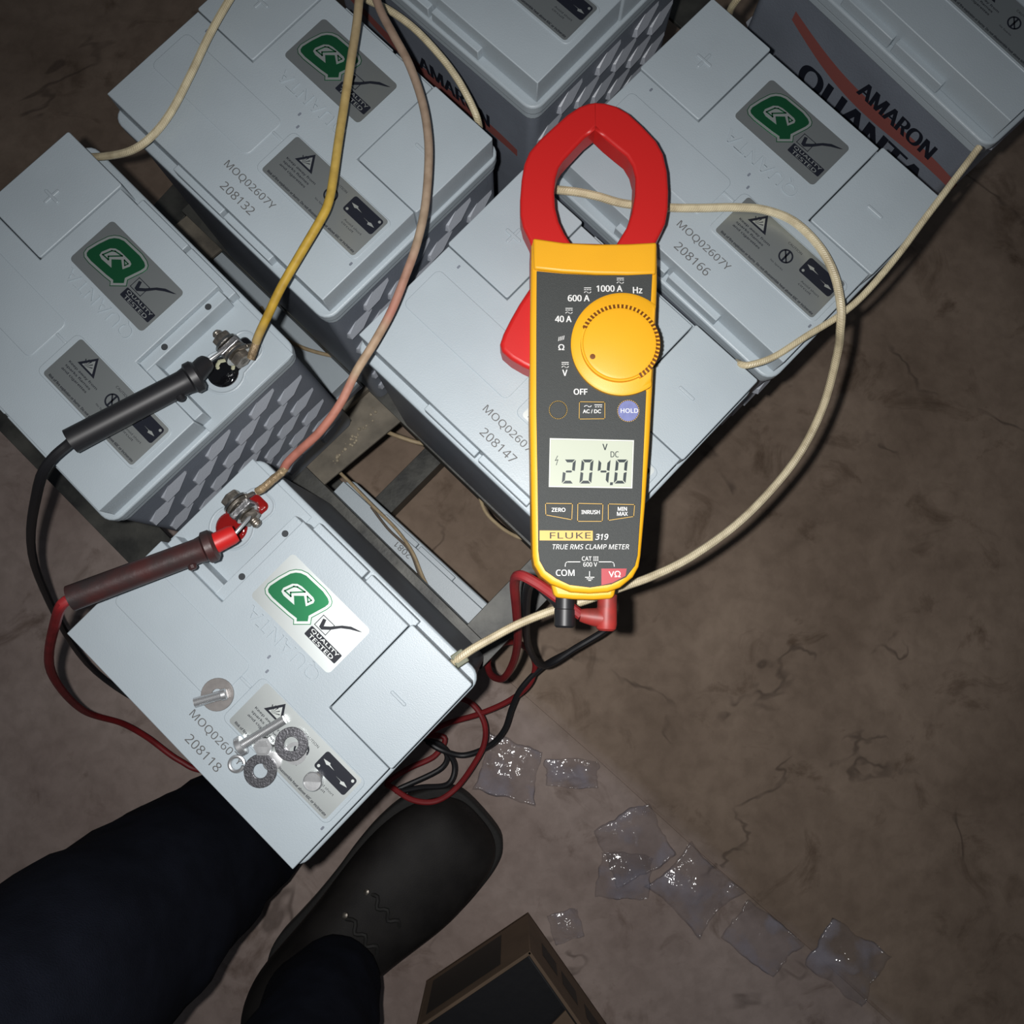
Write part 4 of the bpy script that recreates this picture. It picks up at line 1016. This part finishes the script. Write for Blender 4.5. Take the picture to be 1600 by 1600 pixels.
mb = MB(); mb.lathe(lw(30.2, -30.6, .0005), (0, 0, 1), [(0, .0050), (.0006, .0052), (.0034, .0048), (.0036, .0034), (.0022, .0030), (.0020, .0004)], 6); single('hex_nut', 'bright nut touching the long bolt', mb, M['chrome'], 'nut', HW)
mb = MB(); mb.lathe(lw(60.1, -25.1, .0006), (0, 0, 1), [(0, .0049), (.0030, .0048), (.0036, .0043), (.0033, .0037), (.0018, .0034), (.0017, .0004)], 28); single('round_nut', 'bright round cap nut at the corner of the black symbol panel', mb, M['chrome'], 'nut', HW)

# ------------------------------------------------------------------ person: standing behind the camera, boot and trouser legs in view
person = empty('person', P(540, 1480, 0), 'person standing in black boots and dark navy trousers beside the rack', 'person')
def boot(toe, ank, leftish):
    toe = Vector((toe.x, toe.y, 0)); ank = Vector((ank.x, ank.y, 0)); d = (toe - ank).normalized(); s_ = Vector((d.y, -d.x, 0)); L = (toe - ank).length
    # sections from the toe back: distance, half width, height of the upper, sideways shift
    secs = [(0.002, .018, .030, .006), (.010, .035, .046, .005), (.025, .045, .055, .003), (.05, .0525, .061, 0), (.08, .0545, .068, 0), (.11, .0505, .080, -.001), (.14, .044, .098, -.002), (.17, .040, .118, -.002), (.195, .040, .135, 0), (.22, .038, .140, 0), (.238, .030, .132, 0), (.246, .018, .115, 0)]
    up = MB(); R = []
    for t, hw, hh, sh in secs:
        c = toe - d * t + s_ * sh; ring = []
        for k in range(20):
            a = 2 * math.pi * k / 20; ca, sa = math.cos(a), math.sin(a)
            y = math.copysign(abs(ca) ** .8, ca) * hw * (1.0 if sa < .2 else (1 - .18 * sa)); z = .018 + (hh - .018) * (.5 + .5 * math.copysign(abs(sa) ** .75, sa))
            ring.append(c + s_ * y + Vector((0, 0, z)))
        R.append(ring)
    up.rings(R); b = build('boot', up, M['leather'], person, sub=2)
    so_ = MB(); out = []
    for t, hw, hh, sh in secs: out.append(toe - d * (t - .003) + s_ * (sh + hw + .003))
    for t, hw, hh, sh in secs[::-1]: out.append(toe - d * (t - .003) + s_ * (sh - hw - .003))
    so_.prism(smooth_poly([(p.x, p.y) for p in out], 4), 0, .022); build('sole', so_, M['sole'], b, bevel=.003, seg=3)
    lc2 = MB()
    for k in range(4):
        t = .105 + .022 * k; c = toe - d * t; hz = (.0815, .096, .113, .128)[k]
        pts = [c + s_ * (-.020 + .040 * j / 6) + d * (.006 * ((j % 2) - .5)) + Vector((0, 0, hz - .0014 * (j - 3) ** 2 * .55)) for j in range(7)]
        lc2.tube(smooth_path(pts, 3), .0018, 6)
    build('laces', lc2, M['sole'], b)
    for k in range(3):
        e = MB(); t = .107 + .021 * k; c = toe - d * t + s_ * (-.022) + Vector((0, 0, (.078, .092, .108)[k])); e.lathe(c - Vector((0, 0, .003)), Vector((0, 0, 1)) - s_ * .4, [(0, .0026), (.003, .0026), (.0036, .0016)], 10); build('eyelet', e, M['dusty_zinc'], b)
boot(P(746, 1264, .02), P(505, 1505, .05), False)
la = Vector((-.240, -.196, 0)); boot(la + Vector((.70, .71, 0)) * .130, la, True)
# trousers: one continuous garment over both legs and hips
ra = P(530, 1512, .09)
sk = [(Vector((ra.x, ra.y, .09)), .046), (Vector((ra.x + .003, ra.y - .002, .17)), .047), (Vector((ra.x - .002, ra.y - .02, .40)), .062), (Vector((ra.x - .03, ra.y - .09, .68)), .08), (Vector((ra.x - .10, ra.y - .16, .88)), .12),
      (Vector((la.x, la.y, .03)), .064), (Vector((la.x, la.y, .18)), .064), (Vector((la.x - .012, la.y - .012, .42)), .07), (Vector((la.x - .06, la.y - .10, .68)), .085)]
me = bpy.data.meshes.new('trousers'); o0 = ORG[person.name]
me.from_pydata([p - o0 for p, _ in sk], [(0, 1), (1, 2), (2, 3), (3, 4), (5, 6), (6, 7), (7, 8), (8, 4)], [])
me.materials.append(M['denim'])
tr = bpy.data.objects.new('trousers', me); COL.objects.link(tr); tr.parent = person
smod = tr.modifiers.new('skin', 'SKIN')
for i, (_, rr) in enumerate(sk): me.skin_vertices[0].data[i].radius = (rr, rr)
me.skin_vertices[0].data[4].use_root = True
smod.use_smooth_shade = True
sb = tr.modifiers.new('sub', 'SUBSURF'); sb.levels = 3; sb.render_levels = 3
tx = bpy.data.textures.new('folds', 'CLOUDS'); tx.noise_scale = .05
dm = tr.modifiers.new('folds', 'DISPLACE'); dm.texture = tx; dm.strength = .012; dm.mid_level = .5

# ------------------------------------------------------------------ carton at the lower edge
ba, bl = P(825, 1425, 0), P(666, 1532, 0); br = P(948, 1600, 0)
bx = (bl - ba); by_ = (br - ba).normalized(); bh = .086
by_ = by_ * .20
carton = empty('carton', ba, 'open brown carton with dark printing near the boot', 'box')
def quad_wall(name, a, b, h, m, t=.003, par=carton):
    mb = MB(); a, b = Vector(a), Vector(b); d = (b - a).normalized(); n = Vector((-d.y, d.x, 0))
    cen_ = ba + bx / 2 + by_ / 2
    if (cen_ - a).dot(n) < 0: n = -n
    mb.prism([tuple(q[:2]) for q in (a, b, b + n * t, a + n * t)], 0, h); return build(name, mb, m, par, bevel=.0006)
quad_wall('side_panel', ba, ba + bx, bh, M['card']); quad_wall('side_panel', ba, ba + by_, bh, M['card'])
quad_wall('side_panel', ba + bx, ba + bx + by_, bh, M['card']); quad_wall('side_panel', ba + by_, ba + bx + by_, bh, M['card'])
mb = MB(); mb.prism([tuple(q[:2]) for q in (ba, ba + bx, ba + bx + by_, ba + by_)], 0, .004); build('bottom_panel', mb, M['card'], carton)
ex, ey = bx.normalized(), by_.normalized()
mb = MB(); ins = .004
c0 = ba + ex * ins + ey * ins
lin = [c0, c0 + ex * (bx.length - 2 * ins), c0 + ex * (bx.length - 2 * ins) + ey * (.20 - 2 * ins), c0 + ey * (.20 - 2 * ins)]
mb.prism([tuple(q[:2]) for q in lin], .004, bh - .012); build('black_liner', mb, M['black_bag'], carton, bevel=.003)
mb = MB(); f0 = ba + ey * .060 + ex * .006; mb.prism([tuple(q[:2]) for q in (f0, f0 + ex * .062 + ey * .012, f0 + ex * .07 + ey * .075, f0 + ey * .09)], bh - .010, bh - .0075); build('inner_flap', mb, M['card'], carton, bevel=.0005)
# dark print panel on the face toward the boot, bars of lettering on the other
mb = MB(); n_ = Vector((ex.y, -ex.x, 0)); 
if (ba + bx / 2 + by_ / 2 - ba).dot(n_) > 0: n_ = -n_
def wallq(a, d, u0, u1, z0, z1, n): return [a + d * u0 + n * .0003 + Vector((0, 0, z0)), a + d * u1 + n * .0003 + Vector((0, 0, z0)), a + d * u1 + n * .0003 + Vector((0, 0, z1)), a + d * u0 + n * .0003 + Vector((0, 0, z1))]
mb.add(wallq(ba, ex, .030, .106, .012, .074, n_), [(0, 1, 2, 3)]); build('print_panel', mb, M['card_print'], carton, smooth=False)
n2 = Vector((ey.y, -ey.x, 0))
if (bx / 2 + by_ / 2).dot(n2) > 0: n2 = -n2
for u in (.02, .05, .085, .12, .155):
    mb = MB(); mb.add(wallq(ba, ey, u, u + .022, .030, .056, n2), [(0, 1, 2, 3)]); build('print_bar', mb, M['card_print'], carton, smooth=False)

# ------------------------------------------------------------------ clear polythene packets
def packet(cx, cy, w, h, rot, seed, label, puff=.006):
    c = P(cx, cy, 0); n, m_ = 26, 22; mb = MB(); s1 = .00065
    hw, hh = w * s1 / 2, h * s1 / 2; ca, sa = math.cos(rot), math.sin(rot)
    N3 = lambda a, b, k: noise.noise(Vector((a, b, seed * 3.7 + k)))
    for top in (1, 0):
        vs = []
        for i in range(n + 1):
            for j in range(m_ + 1):
                u, v = i / n * 2 - 1, j / m_ * 2 - 1
                edge = max(0.0, (1 - u * u) * (1 - v * v)) ** 1.6 * 1.25
                ridge = 1 - abs(N3(u * 1.3 + .4 * v, v * 1.1, 1)) * 3.2
                ridge2 = 1 - abs(N3(u * 2.4, v * 2.2 - .5 * u, 5)) * 3.0
                z = .0010 + edge * puff * (.55 + .5 * N3(u * .9, v * .9, 2) + .55 * max(0, ridge) + .28 * max(0, ridge2)) * (1 if top else .10)
                curl = max(0, u + .55 * v - 1.05) * .016 * (1 + N3(u, v, 8)); z += curl
                bx_ = 1 + .16 * N3(.3, v * 1.6, 3) + .05 * N3(.3, v * 5, 4); by2 = 1 + .16 * N3(u * 1.6, .3, 6) + .05 * N3(u * 5, .3, 7)
                x = u * hw * bx_ + .12 * hh * v * N3(2, 1, 9); y = v * hh * by2 - .25 * hw * u * N3(1, 2, 9)
                vs.append((c.x + ca * x - sa * y, c.y + sa * x + ca * y, max(z, .0005 + .0003 * top)))
        mb.add(vs, [(i * (m_ + 1) + j, (i + 1) * (m_ + 1) + j, (i + 1) * (m_ + 1) + j + 1, i * (m_ + 1) + j + 1) for i in range(n) for j in range(m_)])
    o = build('polythene_packet', mb, M['poly'], None, org=(0, 0, 0)); o.data.set_sharp_from_angle(angle=math.radians(180))
    tag(o, label, 'packet', 'clear packets on the floor')
packet(796, 1202, 92, 84, -.25, 1, 'clear packet nearest the coiled test leads')
packet(893, 1208, 80, 44, -.05, 2, 'small clear packet lying right of the one nearest the coils')
packet(990, 1318, 96, 92, .45, 3, 'largest crumpled clear packet, sparkling strongly', .009)
packet(975, 1368, 78, 66, -.1, 4, 'clear packet tucked against the lower edge of the largest packet', .008)
packet(1085, 1388, 100, 92, -.75, 5, 'lilac tinted clear packet between the largest and the dim one', .008)
packet(1188, 1466, 92, 70, -.7, 6, 'dim flat clear packet along the floor joint', .003)
packet(1322, 1500, 96, 84, -.6, 8, 'clear packet farthest along the floor joint with curled edge', .008)
packet(884, 1446, 44, 44, .3, 9, 'tiny clear packet beside the carton corner', .005)
